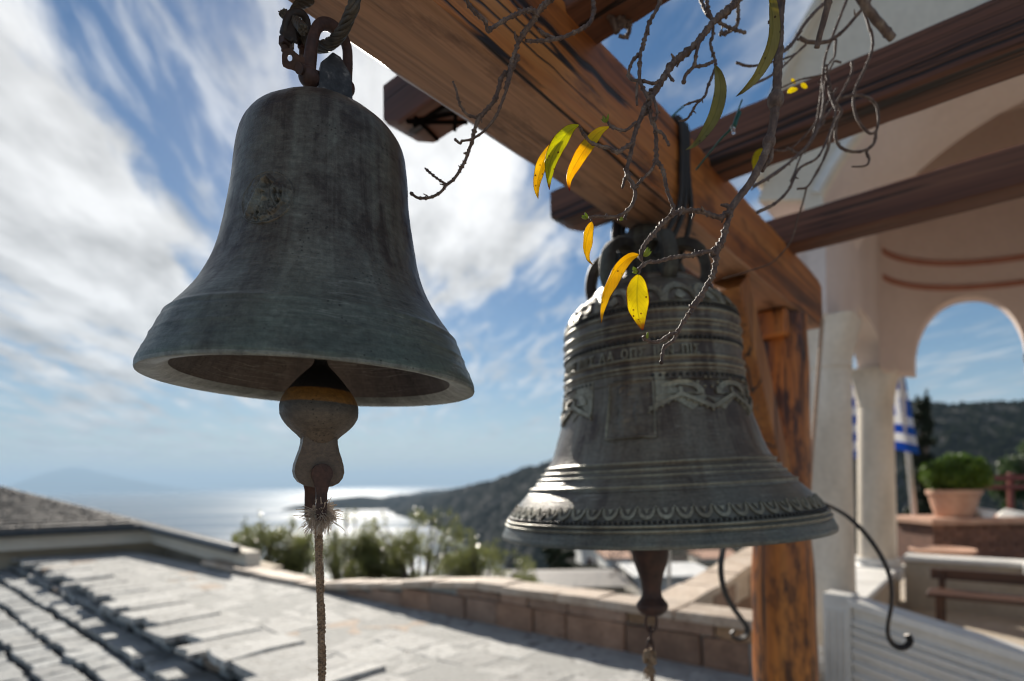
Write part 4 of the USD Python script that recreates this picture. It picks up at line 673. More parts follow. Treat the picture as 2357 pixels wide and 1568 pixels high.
# chain links and rope below the big clapper
def ring_link(parent, c, h, w, r, yaw, mat, n=34):
    th = np.linspace(0, 2 * np.pi, n, endpoint=False); o = np.stack([w * np.cos(th) * math.cos(yaw), w * np.cos(th) * math.sin(yaw), h * np.sin(th)], 1); return part(parent, 'link', tube(c + o, r, 8, closed=True), mat, smooth=True)
ch = thing('clapper_chain', 'rusty iron chain links hanging from the ornate bell clapper', 'chain', c2(1497, 1415), 0)
ring_link(ch, c2(1499, 1432), .024, .014, .0032, .25, 'rusty_iron'); ring_link(ch, c2(1498, 1462), .020, .008, .003, 1.25, 'rusty_iron'); ring_link(ch, c2(1497, 1492), .022, .008, .003, .35, 'rusty_iron')
r2 = thing('short_rope', 'short tan rope knotted to the chain below the ornate bell', 'rope', c2(1496, 1520), 0)
kn = c2(1496, 1512); part(r2, 'knot', joined([tube(smoothline([kn + [.011 * math.cos(a), .011 * math.sin(a) * .8, .010 * math.sin(2 * a) + .004 * k] for a in np.linspace(0, 6.0, 9)], .003), .0055, 8) for k in (-1, 1)]), 'hemp', smooth=True)
part(r2, 'cord', tube(smoothline([c2(1494, 1520), c2(1498, 1545), c2(1502, 1580), c2(1503, 1680)], .01), .006, 8), 'hemp', smooth=True)
curves(r2, 'frayed_tuft', [np.array([kn + [0, 0, -.01], kn + [dx * .5, -.006, -.02 - .4 * dz], kn + [dx, -.008, -.03 - dz]]) for dx, dz in zip(rng.normal(-.004, .007, 60), rng.uniform(0, .02, 60))], .0018, 'hemp')
# wrought-iron scroll arch fixed to the post behind the big bell
ir = thing('iron_scroll_arch', 'dark wrought iron arch with curled ends, behind the ornate bell at the post', 'iron bracket', at(1800, 1140, 1.98), 0)
A8 = lambda x, y, f_: at(1571.4 + x * .3334, 1150.3 + y * .3334, f_)
flat = [(-.009, -.004), (.009, -.004), (.009, .004), (-.009, .004)]
right = [A8(690, -60, 1.98), A8(830, -20, 1.93), A8(980, 30, 1.88), A8(1100, 90, 1.84), A8(1200, 170, 1.80), A8(1290, 270, 1.77), A8(1370, 390, 1.75), A8(1420, 500, 1.74), A8(1445, 620, 1.74), A8(1440, 740, 1.74), A8(1418, 860, 1.74), A8(1422, 950, 1.74), A8(1470, 1012, 1.74), A8(1530, 1020, 1.74), A8(1570, 985, 1.74), A8(1562, 945, 1.74), A8(1545, 932, 1.74)]
left = [A8(690, -60, 1.98), A8(540, 0, 1.93), A8(420, 80, 1.90), A8(340, 180, 1.88), A8(290, 300, 1.87), A8(266, 420, 1.86), A8(266, 520, 1.86), A8(292, 640, 1.86), A8(345, 740, 1.86), A8(402, 820, 1.86), A8(446, 885, 1.86), A8(435, 940, 1.86), A8(390, 962, 1.86), A8(350, 950, 1.86), A8(336, 925, 1.86), A8(355, 905, 1.86)]
for q in (right, left): part(ir, 'arm', tube(smoothline(q, .012), 1.0, section=flat), 'dark_iron', smooth=25)
# ------------------------------------------------------------------ bare vine branches with a few yellow leaves
rng = np.random.default_rng(23)
c8 = lambda x, y: (1021.4 + x * .4009, y * .4009)
cA = lambda x, y: (864.3 + x * .20043, 157.1 + y * .20043)
c5 = lambda x, y: (1335.7 + x * .16668, 392.9 + y * .16668)
cZ = lambda x, y: (1288.5 + x * .20043, 612.9 + y * .20043)
cR = lambda x, y: (1728.5 + x * .2667, y * .2667)
def twig(parent, pts, f0, f1, r0, r1, name='twig', mat='bark', nodes=.0075, bulge=.62, conv=None, wander=.0):
    p2 = [conv(*q) if conv else q for q in pts]; fw = np.linspace(f0, f1, len(p2)); p = smoothline([at(x, y, f_) for (x, y), f_ in zip(p2, fw)], .0011)
    L = np.r_[0, np.cumsum(np.linalg.norm(np.diff(p, axis=0), axis=1))]; n = len(p); r = np.linspace(r0, r1, n)
    pos = 0.004 + rng.uniform(0, nodes)
    while pos < L[-1]:
        w = rng.uniform(.0006, .0011); r = r * (1 + bulge * rng.uniform(.5, 1.3) * np.exp(-((L - pos) / w) ** 2)); 
        if rng.random() < .5: r = r * (1 + bulge * .5 * np.exp(-((L - pos - .0016) / .0005) ** 2))
        pos += nodes * rng.uniform(.5, 1.7)
    p = p + .35 * r0 * (meshkit.noise(p * 160 + 3, 1)[:, None] - .5) * [1, 0, 1]
    ms = [tube(p, r, 8)]; t_ = np.gradient(p, axis=0)
    for i in range(6, n - 4):
        if rng.random() < .0011 / max(nodes, .004) * .30:
            d = unit(rng.normal(size=3)); d = unit(d - (d @ unit(t_[i])) * unit(t_[i]) * .6); L_ = rng.uniform(1.6, 3.2) * r0; ms.append(tube(np.array([p[i], p[i] + d * L_ * .5, p[i] + d * L_ + unit(t_[i]) * L_ * .3]), np.array([.75, .6, .3]) * r[i], 6))
    return part(parent, name, joined(ms), mat, smooth=True)
def bud(parent, x, y, fw, r=.0032, dx=-1, dy=0):
    c = at(x, y, fw); out = []
    for k in range(4):
        d = unit(np.array([dx + rng.normal(0, .35), rng.normal(0, .4), dy + rng.normal(0, .35)])); q = smoothline([c, c + d * r * 1.2, c + d * r * 2.2 + [0, 0, r * .3]], .0006); n = len(q); out.append(tube(q, r * .45 * np.sin(np.linspace(.5, 3.0, n)) + .0002, 6))
    part(parent, 'bud', joined(out), 'bud_green', smooth=True)
def leaf(parent, path, fw, width, mat, fold=.35, face=(0, -1, 0), twist=0.0, name='leaf', stalk=None):
    """A lance-shaped leaf along a picture-plane path; width in picture units."""
    fws = np.linspace(fw[0], fw[1], len(path)); p = smoothline([at(x, y, f_) for (x, y), f_ in zip(path, fws)], .0022); n = len(p); t = np.linspace(0, 1, n); half = width / 2 * np.mean(fw) / FPX * (np.sin(np.pi * np.clip(t, 0, 1) ** .82) ** .85) + .0001
    tan = np.gradient(p, axis=0); tan /= np.linalg.norm(tan, axis=1, keepdims=True); face = unit(face); side = np.cross(tan, face); side /= np.linalg.norm(side, axis=1, keepdims=True); nor = np.cross(side, tan)
    tw = twist * (t - .4); s2 = np.cos(tw)[:, None] * side + np.sin(tw)[:, None] * nor; n2 = -np.sin(tw)[:, None] * side + np.cos(tw)[:, None] * nor
    u = np.array([-1, -.8, -.45, -.15, 0, .15, .45, .8, 1]); wav = .10 * np.sin(t * 17)[:, None] * (np.abs(u) > .7)
    X = p[:, None] + half[:, None, None] * (u[None, :, None] * s2[:, None] * math.cos(fold * .5) + (np.abs(u)[None, :, None] * fold + wav[..., None]) * n2[:, None])
    v, f = grid(X); th = .00018; nn = np.repeat(n2, 9, 0); m = len(v); v2 = np.vstack([v, v - nn * th]); i = np.arange(n)
    bord = np.concatenate([i[:-1] * 9, [(n - 1) * 9 + k for k in range(8)], (i[::-1][:-1]) * 9 + 8, [8 - k for k in range(8)]]); b2 = np.roll(bord, -1)
    f2 = np.vstack([f, f[:, ::-1] + m, np.stack([bord, bord + m, b2], 1), np.stack([b2, bord + m, b2 + m], 1)])
    uvv = np.stack([np.tile((u + 1) / 2, n), np.repeat(t, 9)], 1); uvv = np.vstack([uvv, uvv]); root = parent; im = np.linalg.inv(XF[root]); path_ = _path(parent, name); lf = path_
    usdkit.mesh(stage, path_, (v2 @ im[:3, :3].T + im[:3, 3], f2), MAT[mat], smooth=True, uv=uvv)
    if stalk: part(lf, 'stalk', tube(smoothline([at(*q, fw[0]) for q in stalk], .0012), .0009, 6), 'bark', smooth=True)
    return lf
# left branch
va = thing('vine_branch', 'bare hooked vine branch hanging over the beam right of the small bell', 'vine branch', at(1200, 40, .68), 0)
twig(va, [(700, -60)] + [(610, 0), (540, 70), (520, 110), (470, 180), (430, 240)], .66, .68, .0032, .0029, 'stem', conv=c8)
twig(va, [(1640, -150), (1560, 20), (1480, 70), (1440, 130), (1410, 250), (1360, 380), (1230, 530), (1180, 600), (1130, 740), (1110, 840), (1060, 970), (1030, 1060), (920, 1250), (820, 1340), (740, 1430), (640, 1480), (500, 1490), (400, 1430)], .68, .70, .0027, .0016, conv=cA)
twig(va, [(430, 240), (410, 300), (385, 370), (375, 440), (350, 510)], .68, .675, .0024, .0018, conv=c8); twig(va, [(1560, 60), (1500, 260), (1440, 420), (1380, 560), (1250, 720), (1120, 810), (1080, 825), (990, 838), (975, 868), (910, 812)], .675, .69, .0018, .0013, conv=cA)
twig(va, [(820, 1340), (700, 1260), (610, 1190), (570, 1150)], .70, .71, .0015, .0012, conv=cA); twig(va, [(1180, 590), (1130, 560), (1070, 545), (1020, 500), (980, 430), (950, 350), (930, 260), (890, 150)], .695, .67, .0017, .0011, conv=cA)
twig(va, [(540, 75), (490, 60), (440, 72), (360, 110), (280, 160), (250, 172), (240, 130), (200, 90), (160, 50), (130, 0), (120, -40)], .67, .60, .0022, .0019, conv=c8); twig(va, [(470, 235), (540, 236), (640, 225), (720, 200), (830, 140), (860, 60), (850, -30)], .68, .74, .0018, .0024, conv=c8)
twig(va, [(640, 222), (600, 205), (570, 190), (540, 165)], .70, .70, .0022, .0016, conv=c8); twig(va, [(425, 245), (412, 215), (407, 180)], .68, .675, .0020, .0008, conv=c8)
vs_ = thing('vine_stub', 'thick blurred cut vine stub hanging at the top middle above the beam', 'vine branch', at(1400, 30, .95), 0)
twig(vs_, [(890, -50), (925, 40), (965, 110), (1000, 185)], .95, .95, .0075, .0055, 'stem', conv=c8, bulge=.25, nodes=.02); twig(vs_, [(965, -40), (985, 60), (1010, 120), (1040, 120)], .96, .95, .006, .008, conv=c8, bulge=.25, nodes=.02); twig(vs_, [(1000, 150), (1060, 130), (1062, 190), (1040, 215), (1005, 205)], .95, .95, .0045, .003, conv=c8, nodes=.02)
# middle branch
vb = thing('vine_branch', 'knotty vine branch with long yellow leaves hanging in front of the beam', 'vine branch', at(1680, 20, .68), 0)
twig(vb, [(1740, -60), (1690, 0), (1640, 50), (1590, 90), (1545, 130), (1490, 200), (1430, 270), (1370, 320), (1310, 370), (1280, 420), (1240, 480), (1200, 550), (1160, 620), (1130, 680)], .74, .66, .0036, .0031, 'stem', conv=c8)
twig(vb, [(1130, 680), (1105, 740), (1085, 820), (1070, 900), (1050, 980), (1060, 1020), (1090, 1070), (1100, 1120), (1080, 1180), (1040, 1220), (990, 1245), (930, 1245), (870, 1245), (835, 1250)], .66, .635, .0027, .0015, conv=c8)
twig(vb, [(1180, 590), (1185, 640), (1190, 680), (1215, 740), (1220, 830), (1225, 920), (1260, 980), (1275, 1060), (1295, 1130), (1320, 1190), (1300, 1240)], .66, .66, .0024, .0019, conv=c8)
for q in ([(1222, 915), (1190, 980), (1140, 1030), (1110, 1060), (1075, 1075)], [(1218, 745), (1260, 770), (1285, 820), (1292, 838)], [(1105, 700), (1060, 740), (1020, 750), (960, 725), (940, 700)], [(1050, 1000), (1035, 1040), (1025, 1080)], [(1085, 1175), (1060, 1200), (1035, 1255), (1000, 1262)], [(1205, 560), (1225, 640), (1215, 695)], [(1290, 425), (1305, 450), (1322, 465)]): twig(vb, q, .655, .65, .0017, .0013, conv=c8)
twig(vb, [(1085, 820), (1040, 850), (995, 875), (950, 850), (900, 840), (840, 815), (800, 770), (785, 738)], .65, .62, .0021, .0015, conv=c8)
twig(vb, [(1260, -40), (1245, 0), (1220, 60), (1180, 130), (1160, 200), (1130, 300), (1085, 350), (1060, 430), (1090, 460), (1140, 465), (1200, 480), (1240, 465)], .70, .665, .0022, .0017, conv=c8); twig(vb, [(1130, 300), (1125, 380), (1125, 460), (1150, 520), (1180, 575)], .68, .66, .0019, .002, conv=c8); twig(vb, [(1112, 478), (1108, 540), (1110, 605)], .67, .665, .0017, .0012, conv=c8)
twig(vb, [(1468, 225), (1450, 310), (1435, 380), (1390, 430), (1375, 482)], .70, .71, .0019, .0022, conv=c8); twig(vb, [(1435, 382), (1500, 375), (1555, 350)], .71, .72, .0020, .0016, conv=c8)
twig(vb, [(1500, -40), (1510, 0), (1520, 60), (1540, 110), (1545, 200), (1530, 250), (1550, 320), (1560, 380), (1540, 440), (1515, 500), (1500, 550), (1450, 600), (1400, 680), (1350, 695)], .74, .74, .0020, .0014, conv=c8); twig(vb, [(1480, 572), (1420, 590), (1380, 606)], .74, .74, .0015, .0011, conv=c8)
twig(vb, [(1470, -20), (1500, 60), (1530, 100)], .78, .74, .0019, .0019, conv=c8); twig(vb, [(1690, 20), (1690, 90), (1680, 150), (1620, 190), (1590, 190)], .80, .82, .0024, .0028, conv=c8); twig(vb, [(1560, 118), (1640, 160), (1732, 190)], .76, .8, .002, .002, conv=c8)
bud(vb, *c8(935, 700), .648, dx=-.5, dy=.9); bud(vb, *c8(828, 1251), .635); bud(vb, *c8(1030, 1258), .645, .0022)
c4 = lambda x, y: (1178.5 + x * .2667, 235.7 + y * .2667)
leaf(vb, [c4(580, 195), c4(490, 255), c4(400, 370), c4(335, 500), c4(310, 640), c4(322, 757)], (.622, .615), 36, 'leaf_lime', .5, (.25, -1, .2), .5, stalk=[c4(580, 195), c4(590, 215)])
leaf(vb, [c4(380, 330), c4(290, 470), c4(235, 620), c4(215, 740), c4(226, 835)], (.64, .635), 27, 'leaf_gold', .3, (-.4, -1, 0), .2)
leaf(vb, [c4(840, 210), c4(740, 270), c4(620, 420), c4(535, 560), c4(490, 670), c4(497, 765)], (.646, .63), 31, 'leaf_orange', .25, (.1, -1, .1), .35, stalk=[c4(840, 210), c4(880, 235)])
leaf(vb, [c4(690, 1030), c4(650, 1150), c4(632, 1270), c4(645, 1360), c4(704, 1410)], (.635, .625), 27, 'leaf_gold', .5, (.5, -1, 0), .9, stalk=[c4(690, 1030), c4(680, 1000)])
leaf(vb, [c8(1558, 375), c8(1580, 440), c8(1588, 530), c8(1560, 650), c8(1500, 760), c8(1440, 830), c8(1388, 862)], (.72, .68), 30, 'leaf_olive', .45, (-.3, -1, -.2), .7)
# right stem
vc = thing('vine_branch', 'thickest vine stem at right forking down to yellow leaves over the ornate bell', 'vine branch', at(1795, 20, .74), 0)
twig(vc, [(1932, -60), (1928, 80), (1923, 250), (1918, 400), (1908, 560), (1900, 650), (1872, 800)], .70, .70, .0058, .0052, 'stem', conv=c8, bulge=.18, nodes=.03); twig(vc, [(1872, 800), (1850, 870), (1810, 960), (1760, 1050), (1690, 1140), (1640, 1212)], .70, .685, .0048, .0042, 'stem', conv=c8, bulge=.22, nodes=.02)
part(vc, 'knob', ball(at(*c8(1905, 575), .70), .0098, 2, (1, 1, 1.25)), 'bark', smooth=True); part(vc, 'knob', ball(at(*c8(1868, 815), .70), .0078, 2, (1, 1, 1.2)), 'bark', smooth=True)
twig(vc, [(1645, 1205), (1600, 1245), (1550, 1240), (1480, 1215), (1400, 1210), (1330, 1225), (1260, 1280), (1200, 1350), (1150, 1410), (1130, 1470), (1135, 1490)], .685, .655, .0030, .0021, conv=c8)
twig(vc, [(1648, 1215), (1620, 1310), (1600, 1380), (1570, 1430), (1545, 1470)], .685, .675, .0031, .0034, conv=c8)
twig(vc, [(1875, 1120), (1872, 1250), (1830, 1450), (1760, 1565), (1690, 1690), (1600, 1800), (1520, 1900)], .675, .67, .0031, .0024, conv=c5)
twig(vc, [(1650, 330), (1570, 430), (1440, 610), (1350, 760), (1300, 860), (1210, 920), (1180, 1000), (1170, 1090), (1160, 1115)], .672, .66, .0026, .0018, conv=cZ); twig(vc, [(1350, 765), (1260, 790), (1190, 840), (1120, 870), (1040, 870), (985, 838), (960, 800)], .665, .655, .0021, .0019, conv=cZ)
twig(vc, [(1880, 1100), (1700, 1130), (1550, 1170), (1350, 1190), (1200, 1220), (1050, 1260), (950, 1262), (860, 1310), (800, 1372)], .675, .65, .0025, .0018, conv=c5); twig(vc, [(1580, 1160), (1582, 1090)], .67, .67, .0012, .0006, conv=c5)
twig(vc, [(1870, 815), (1880, 900), (1850, 950), (1825, 985)], .70, .70, .003, .0022, conv=c8)
bud(vc, *c5(880, 1180), .652, .0042, .6, .7); bud(vc, *c5(790, 1385), .65, .003, -.9, 0); bud(vc, *cZ(1000, 835), .655, .003, .2, .6)
c3 = lambda x, y: (1100 + x * .3666, 392.8 + y * .3666)
leaf(vc, [c3(1012, 528), c3(940, 555), c3(860, 640), c3(800, 760), c3(770, 870), c3(775, 962)], (.652, .64), 34, 'leaf_gold', .75, (.5, -1, -.2), .5, stalk=[c3(1012, 528), c3(1020, 560), c3(1040, 575)])
leaf(vc, [c3(1008, 650), c3(1000, 740), c3(1000, 830), c3(1010, 920), c3(1036, 1004)], (.648, .642), 54, 'leaf_yellow', .22, (.05, -1, .05), .1, stalk=[c3(1008, 650), c3(1018, 632), c3(1000, 615)])
# two long drying leaves and an out-of-focus spray
vd = thing('hanging_leaf', 'long olive-green leaf hanging at the top beside the thick vine stem', 'leaf', at(*c8(1880, 0), .66), 0)
leaf(vd, [c8(1868, -70), c8(1885, 60), c8(1888, 180), c8(1855, 320), c8(1790, 440), c8(1720, 520), c8(1676, 556)], (.66, .70), 33, 'leaf_olive', .5, (.3, -1, 0), .6)
ve = thing('vine_tangle', 'tangle of thin bare vine tendrils with loops in front of the rafters at right', 'vine branch', at(2000, 60, .95), 0)
def tw(pts, conv=c8, f0=.95, f1=.95, r0=.0023, r1=.0016): twig(ve, pts, f0, f1, r0 * .85, r1 * .8, conv=conv, nodes=.016, bulge=.3)
tw([(1930, 310), (2000, 250), (2070, 140), (2150, 50), (2225, -10)], f0=.8, f1=.9, r0=.003, r1=.003)
tw([(1680, 360), (1760, 380), (1870, 360), (2000, 320), (2080, 260)], f0=.85, f1=.9); tw([(2040, 215), (2090, 240), (2200, 240), (2290, 180), (2370, 90), (2450, 0)], f0=.9, f1=.9, r0=.0036, r1=.003)
tw([(1750, 495), (1870, 440), (1950, 380), (2085, 245)], f0=.82, f1=.9); tw([(1800, 1220), (1900, 1170), (1980, 1090), (2040, 970), (2150, 900), (2220, 750), (2250, 640), (2220, 560), (2195, 430)], f0=.85, r0=.003)
tw([(1780, 1070), (1900, 1000), (2000, 920), (2100, 820), (2160, 700), (2180, 560), (2170, 460)], f0=.85, r0=.003); tw([(1970, 850), (2050, 880), (2110, 800), (2190, 690)], f0=.9)
tw([(2085, 1070), (2060, 1170), (2030, 1260), (2010, 1340), (1970, 1420), (1880, 1510), (1740, 1560), (1600, 1600)], f0=1.0, f1=1.1, r0=.002, r1=.0012); tw([(2030, 1085), (2090, 1070), (2150, 970), (2200, 880), (2230, 780)], f0=.95)
tw([(830, -10), (740, 220), (690, 350), (650, 460), (625, 600), (610, 760), (590, 920), (560, 1080), (510, 1220), (430, 1350), (380, 1480), (340, 1567)], cR, r0=.0029, r1=.0018); tw([(700, 340), (730, 350), (722, 480), (690, 530), (655, 580)], cR, r0=.003)
tw([(985, 100), (1010, 200), (1050, 330), (1040, 450), (980, 600), (910, 750), (885, 850), (900, 980), (950, 1080), (1020, 1150), (1080, 1130), (1100, 1030), (1080, 910), (1000, 840), (880, 825), (760, 850)], cR, r0=.0027, r1=.0026); tw([(1080, 1130), (1060, 1240), (980, 1300), (860, 1310), (760, 1260), (730, 1180), (740, 1050), (780, 960), (720, 880), (690, 780), (660, 640), (650, 560)], cR, r0=.003, r1=.0026)
tw([(1050, 1250), (1000, 1310), (1020, 1380), (990, 1430), (870, 1440)], cR, r0=.003); tw([(870, 535), (875, 600), (850, 680), (770, 830), (660, 990), (560, 1090)], cR, r0=.0024); tw([(780, 960), (730, 1060), (690, 1180), (640, 1330), (590, 1460), (520, 1567)], cR); tw([(740, 760), (600, 1000), (460, 1180), (300, 1300), (100, 1270)], cR, r0=.002, r1=.0015); tw([(780, 540), (720, 530), (690, 580), (640, 640), (420, 690), (260, 760)], cR, r0=.002, r1=.0015)
tw([(640, 700), (620, 1000), (500, 1260), (330, 1400), (100, 1560), (0, 1640)], cR, r0=.002)
for (a, b, c_) in (([(1812, 215), (1822, 208), (1838, 205)], 13, 'leaf_yellow'), ([(1843, 192), (1851, 199), (1860, 203)], 13, 'leaf_yellow'), ([(1822, 180), (1826, 188), (1831, 194)], 9, 'leaf_yellow'), ([(1755, 342), (1742, 362), (1735, 395)], 20, 'leaf_yellow')): leaf(ve, a, (.95, .95), b, c_, .2)
vf_ = thing('vine_branch', 'short dark vine piece crossing the top right corner in front of the church', 'vine branch', at(2000, 20, .42), 0)
twig(vf_, [(1935, -90), (1978, -10), (2015, 45), (2055, 88)], .42, .44, .0036, .0030, 'stem', nodes=.03, bulge=.2); twig(vf_, [(1912, -60), (1905, 10), (1893, 60), (1880, 110)], .5, .52, .0034, .0026, 'stem', nodes=.03, bulge=.2)
# string of little lights
sl = thing('string_light', 'green wire with a tiny clear bulb in front of the rafter', 'string light', at(1690, 275, .80), 0)
c4b = lambda x, y: (1178.5 + x * .2667, 235.7 + y * .2667)
part(sl, 'wire', tube(smoothline([at(*c4b(1590, 580), .9), at(*c4b(1700, 440), .86), at(*c4b(1800, 320), .82), at(*c4b(1885, 235), .80)], .004), .0016, 7), 'green_plastic', smooth=True); part(sl, 'wire', tube(smoothline([at(*c4b(1920, 200), .80), at(*c4b(1945, 90), .82), at(*c4b(1985, -20), .85)], .004), .0013, 7), 'green_plastic', smooth=True)
part(sl, 'socket', tube(smoothline([at(*c4b(1915, 210), .80), at(*c4b(1935, 150), .805), at(*c4b(1960, 90), .81)], .002), .0034, 9), 'green_plastic', smooth=True)
part(sl, 'bulb', tube(smoothline([at(*c4b(1885, 205), .80), at(*c4b(1905, 225), .80), at(*c4b(1915, 275), .80)], .002), np.r_[.0028], 9), 'bulb_glass', smooth=True)
part(sl, 'wire', tube(smoothline([at(*c4b(1380, 125), 1.0), at(*c4b(1430, 75), 1.0), at(*c4b(1485, 30), 1.0)], .004), .0016, 7), 'green_plastic', smooth=True)
# ------------------------------------------------------------------ sea, land
SEA = -200.0
def sheet(x0, x1, y0, y1, z): return np.array([(x0, y0, z), (x1, y0, z), (x1, y1, z), (x0, y1, z)], float), np.array([[0, 1, 2], [0, 2, 3]])
single('sea', sheet(-90000, 90000, -3000, 90000, SEA), 'sea_water', 'bright sea stretching to the horizon under the sun', 'sea', smooth=False, kind='structure')
rng = np.random.default_rng(77)
# terrain in polar patches round the eye; heights follow the skyline and shorelines of the photograph
azs = np.radians(np.r_[np.linspace(-60, -13, 40), np.linspace(-12.8, 14, 200), np.linspace(14.3, 29, 40), np.linspace(29.2, 50, 120), np.linspace(51, 75, 20)]); rs = np.r_[np.linspace(9, 60, 16), np.geomspace(65, 9000, 230)]
A_, R_ = np.meshgrid(azs, rs, indexing='ij'); X, Y = R_ * np.sin(A_), R_ * np.cos(A_)
def land():
    deg = np.degrees(A_)
    # near slope: the monastery stands on a hillside that drops to the sea
    near = -5.2 - .30 * np.clip(R_ - 25, 0, None) - .0002 * np.clip(R_ - 60, 0, None) ** 2 * .5
    spur = -5.0 - .095 * np.clip(R_ - 20, 0, 420) - .5 * np.clip(R_ - 440, 0, None)
    near = near + (spur - near) * np.clip((deg - 1.5) / 3.5, 0, 1)
    near = near + (meshkit.fbm(np.stack([X / 9, Y / 9, 0 * X], -1) + 4, 4, 7) - .5) * np.clip((R_ - 30) / 60, 0, 1) * 3.0
    near = np.where(R_ < 12, -3.0, near)
    # headland: shore distance and ridge height by bearing
    shore = np.interp(deg, [-15.5, -13.2, -12, -9, -5.6, -2, 0, 2, 8, 60], [30000, 5600, 3850, 2900, 1950, 1450, 1230, 1000, 800, 500])
    ridge_d = np.interp(deg, [-20, -12, -9, -5, 0, 3, 8, 20, 34, 45, 75], [6500, 4900, 4100, 3300, 2600, 2300, 2100, 1900, 1700, 1650, 1600])
    ridge_px = np.interp(deg, [-14, -12.1, -9.5, -7.8, -5.5, -3.5, -1.5, 0.2, 2.6, 5, 12, 25, 36, 45, 75], [1172, 1160, 1147, 1137, 1127, 1115, 1105, 1093, 1079, 1050, 990, 945, 958, 945, 940])
    ridge = (HY - ridge_px) / FPX * ridge_d * np.cos(A_)
    t = np.clip((R_ - shore) / np.maximum(ridge_d - shore, 50), 0, 1.6); tt = np.where(t < 1, np.sin(t * np.pi / 2) ** .8, 1 - .5 * (t - 1) ** 1.5)
    far = SEA - 12 + (ridge - SEA + 12) * tt; far = np.where(R_ < shore, SEA - 30, far)
    rough = (meshkit.fbm(np.stack([X / 260, Y / 260, 0 * X], -1) + 9, 6, 3) - .5) * 80 * np.clip((R_ - shore) / 400, 0, 1) * np.clip(1.25 - np.abs(t - .95) * 0 , .4, 1) * np.where(np.abs(t - 1) < .12, .35, 1)
    rough += (meshkit.fbm(np.stack([X / 45, Y / 45, 0 * X], -1) + 2, 5, 5) - .5) * 20 * np.clip((R_ - shore) / 300, 0, 1)
    valley = np.maximum(near, SEA - 30)
    return np.maximum(valley, far + rough)
Zt = land(); v, f = grid(np.stack([X, Y, Zt], -1)); v = v.copy()
single('hillside', (v, f[:, ::-1]), 'terrain_rock', 'rocky scrub covered headland running down to the sea', 'hill', smooth=True, kind='structure')
# scrub and pines dotted over the far slope
def height(x, y):
    a_ = np.arctan2(x, y); r_ = np.hypot(x, y); ia = np.clip(np.interp(a_, azs, np.arange(len(azs))), 0, len(azs) - 1.001); ir = np.clip(np.interp(r_, rs, np.arange(len(rs))), 0, len(rs) - 1.001); i, j = ia.astype(int), ir.astype(int); fa, fr_ = ia - i, ir - j
    return Zt[i, j] * (1 - fa) * (1 - fr_) + Zt[i + 1, j] * fa * (1 - fr_) + Zt[i, j + 1] * (1 - fa) * fr_ + Zt[i + 1, j + 1] * fa * fr_
rg = np.random.default_rng(99); N_ = 26000; a_ = np.radians(np.where(rg.random(N_) < .6, rg.uniform(-12, 14, N_), rg.uniform(30, 48, N_))); r_ = np.exp(rg.uniform(math.log(450), math.log(4600), N_)); sx, sy = r_ * np.sin(a_), r_ * np.cos(a_); sz = height(sx, sy)
keep = (sz > SEA + 6) & (meshkit.fbm(np.stack([sx / 140, sy / 140, 0 * sx], -1) + 3, 4, 6) > .46 - .1 * rg.random(N_)); sx, sy, sz = sx[keep], sy[keep], sz[keep]
scr = UsdGeom.PointInstancer.Define(stage, '/World/hillside_scrub'); tag('/World/hillside_scrub', 'dark scrub and pines dotted over the far headland', 'scrub', None, 'stuff')
for k in range(3):
    m_ = trimesh.creation.icosphere(1, 1.0); v_ = np.array(m_.vertices) * [1, 1, .95]; v_ *= (1 + .5 * (meshkit.noise(v_ * 2.3 + 10 * k, k)[:, None] - .5)); usdkit.mesh(stage, f'/World/hillside_scrub/bush_{k + 1:03d}', (v_, m_.faces), MAT['scrub_leaf'])
scr.CreatePrototypesRel().SetTargets([Sdf.Path(f'/World/hillside_scrub/bush_{k + 1:03d}') for k in range(3)]); scr.CreateProtoIndicesAttr([int(q) for q in rg.integers(0, 3, len(sx))])
sc_ = rg.uniform(1.6, 4.6, len(sx)); scr.CreatePositionsAttr([Gf.Vec3f(float(x), float(y), float(z + .4 * c_)) for x, y, z, c_ in zip(sx, sy, sz, sc_)]); scr.CreateScalesAttr([Gf.Vec3f(float(c_), float(c_), float(c_ * h_)) for c_, h_ in zip(sc_, rg.uniform(.8, 1.5, len(sx)))])
# low cape reaching into the glitter, and a far mountain on the horizon
def ridge_land(name, pts, dist, depth, label):
    """A strip of hills: pts are (x, y) skyline picture points at the given distance."""
    xs = np.linspace(pts[0][0], pts[-1][0], 160); ys = np.interp(xs, [p[0] for p in pts], [p[1] for p in pts]); rows = []
    top = np.array([on_y(x, y, dist) for x, y in zip(xs, ys)]); h = np.maximum(top[:, 2] - SEA, 0)
    for q in np.linspace(-1, 1, 21):
        p = top.copy(); p[:, 1] += q * depth; k = (1 - q * q) ** 1.2; nz = 1 + .35 * (meshkit.fbm(np.stack([p[:, 0] / (depth * .5), p[:, 1] / (depth * .5), 0 * h], 1) + 5, 4, 3) - .5) * (abs(q) > .05); p[:, 2] = SEA - 3 + (h + 3) * k * nz; rows.append(p)
    single(name, (lambda g: (g[0], g[1]))(grid(np.array(rows))), 'terrain_rock', label, 'hill', smooth=True, kind='structure')
def on_y(x, y, Y): return ray(x, y) * Y
ridge_land('cape', [(690, 1163), (735, 1158), (770, 1148), (830, 1142), (880, 1146), (950, 1140), (1010, 1136), (1100, 1134)], 5200, 500, 'low dark cape lying in the sunlit water')
ridge_land('far_mountain', [(40, 1127), (90, 1105), (135, 1083), (175, 1077), (215, 1088), (270, 1100), (330, 1112), (400, 1127)], 52000, 5000, 'faint mountain far across the sea')
single('courtyard_paving', toW(box((-9, -9, -1.9), (5.0, .95, -1.72))), 'court_paving', 'pale paved courtyard below the pergola', 'paving', kind='structure')
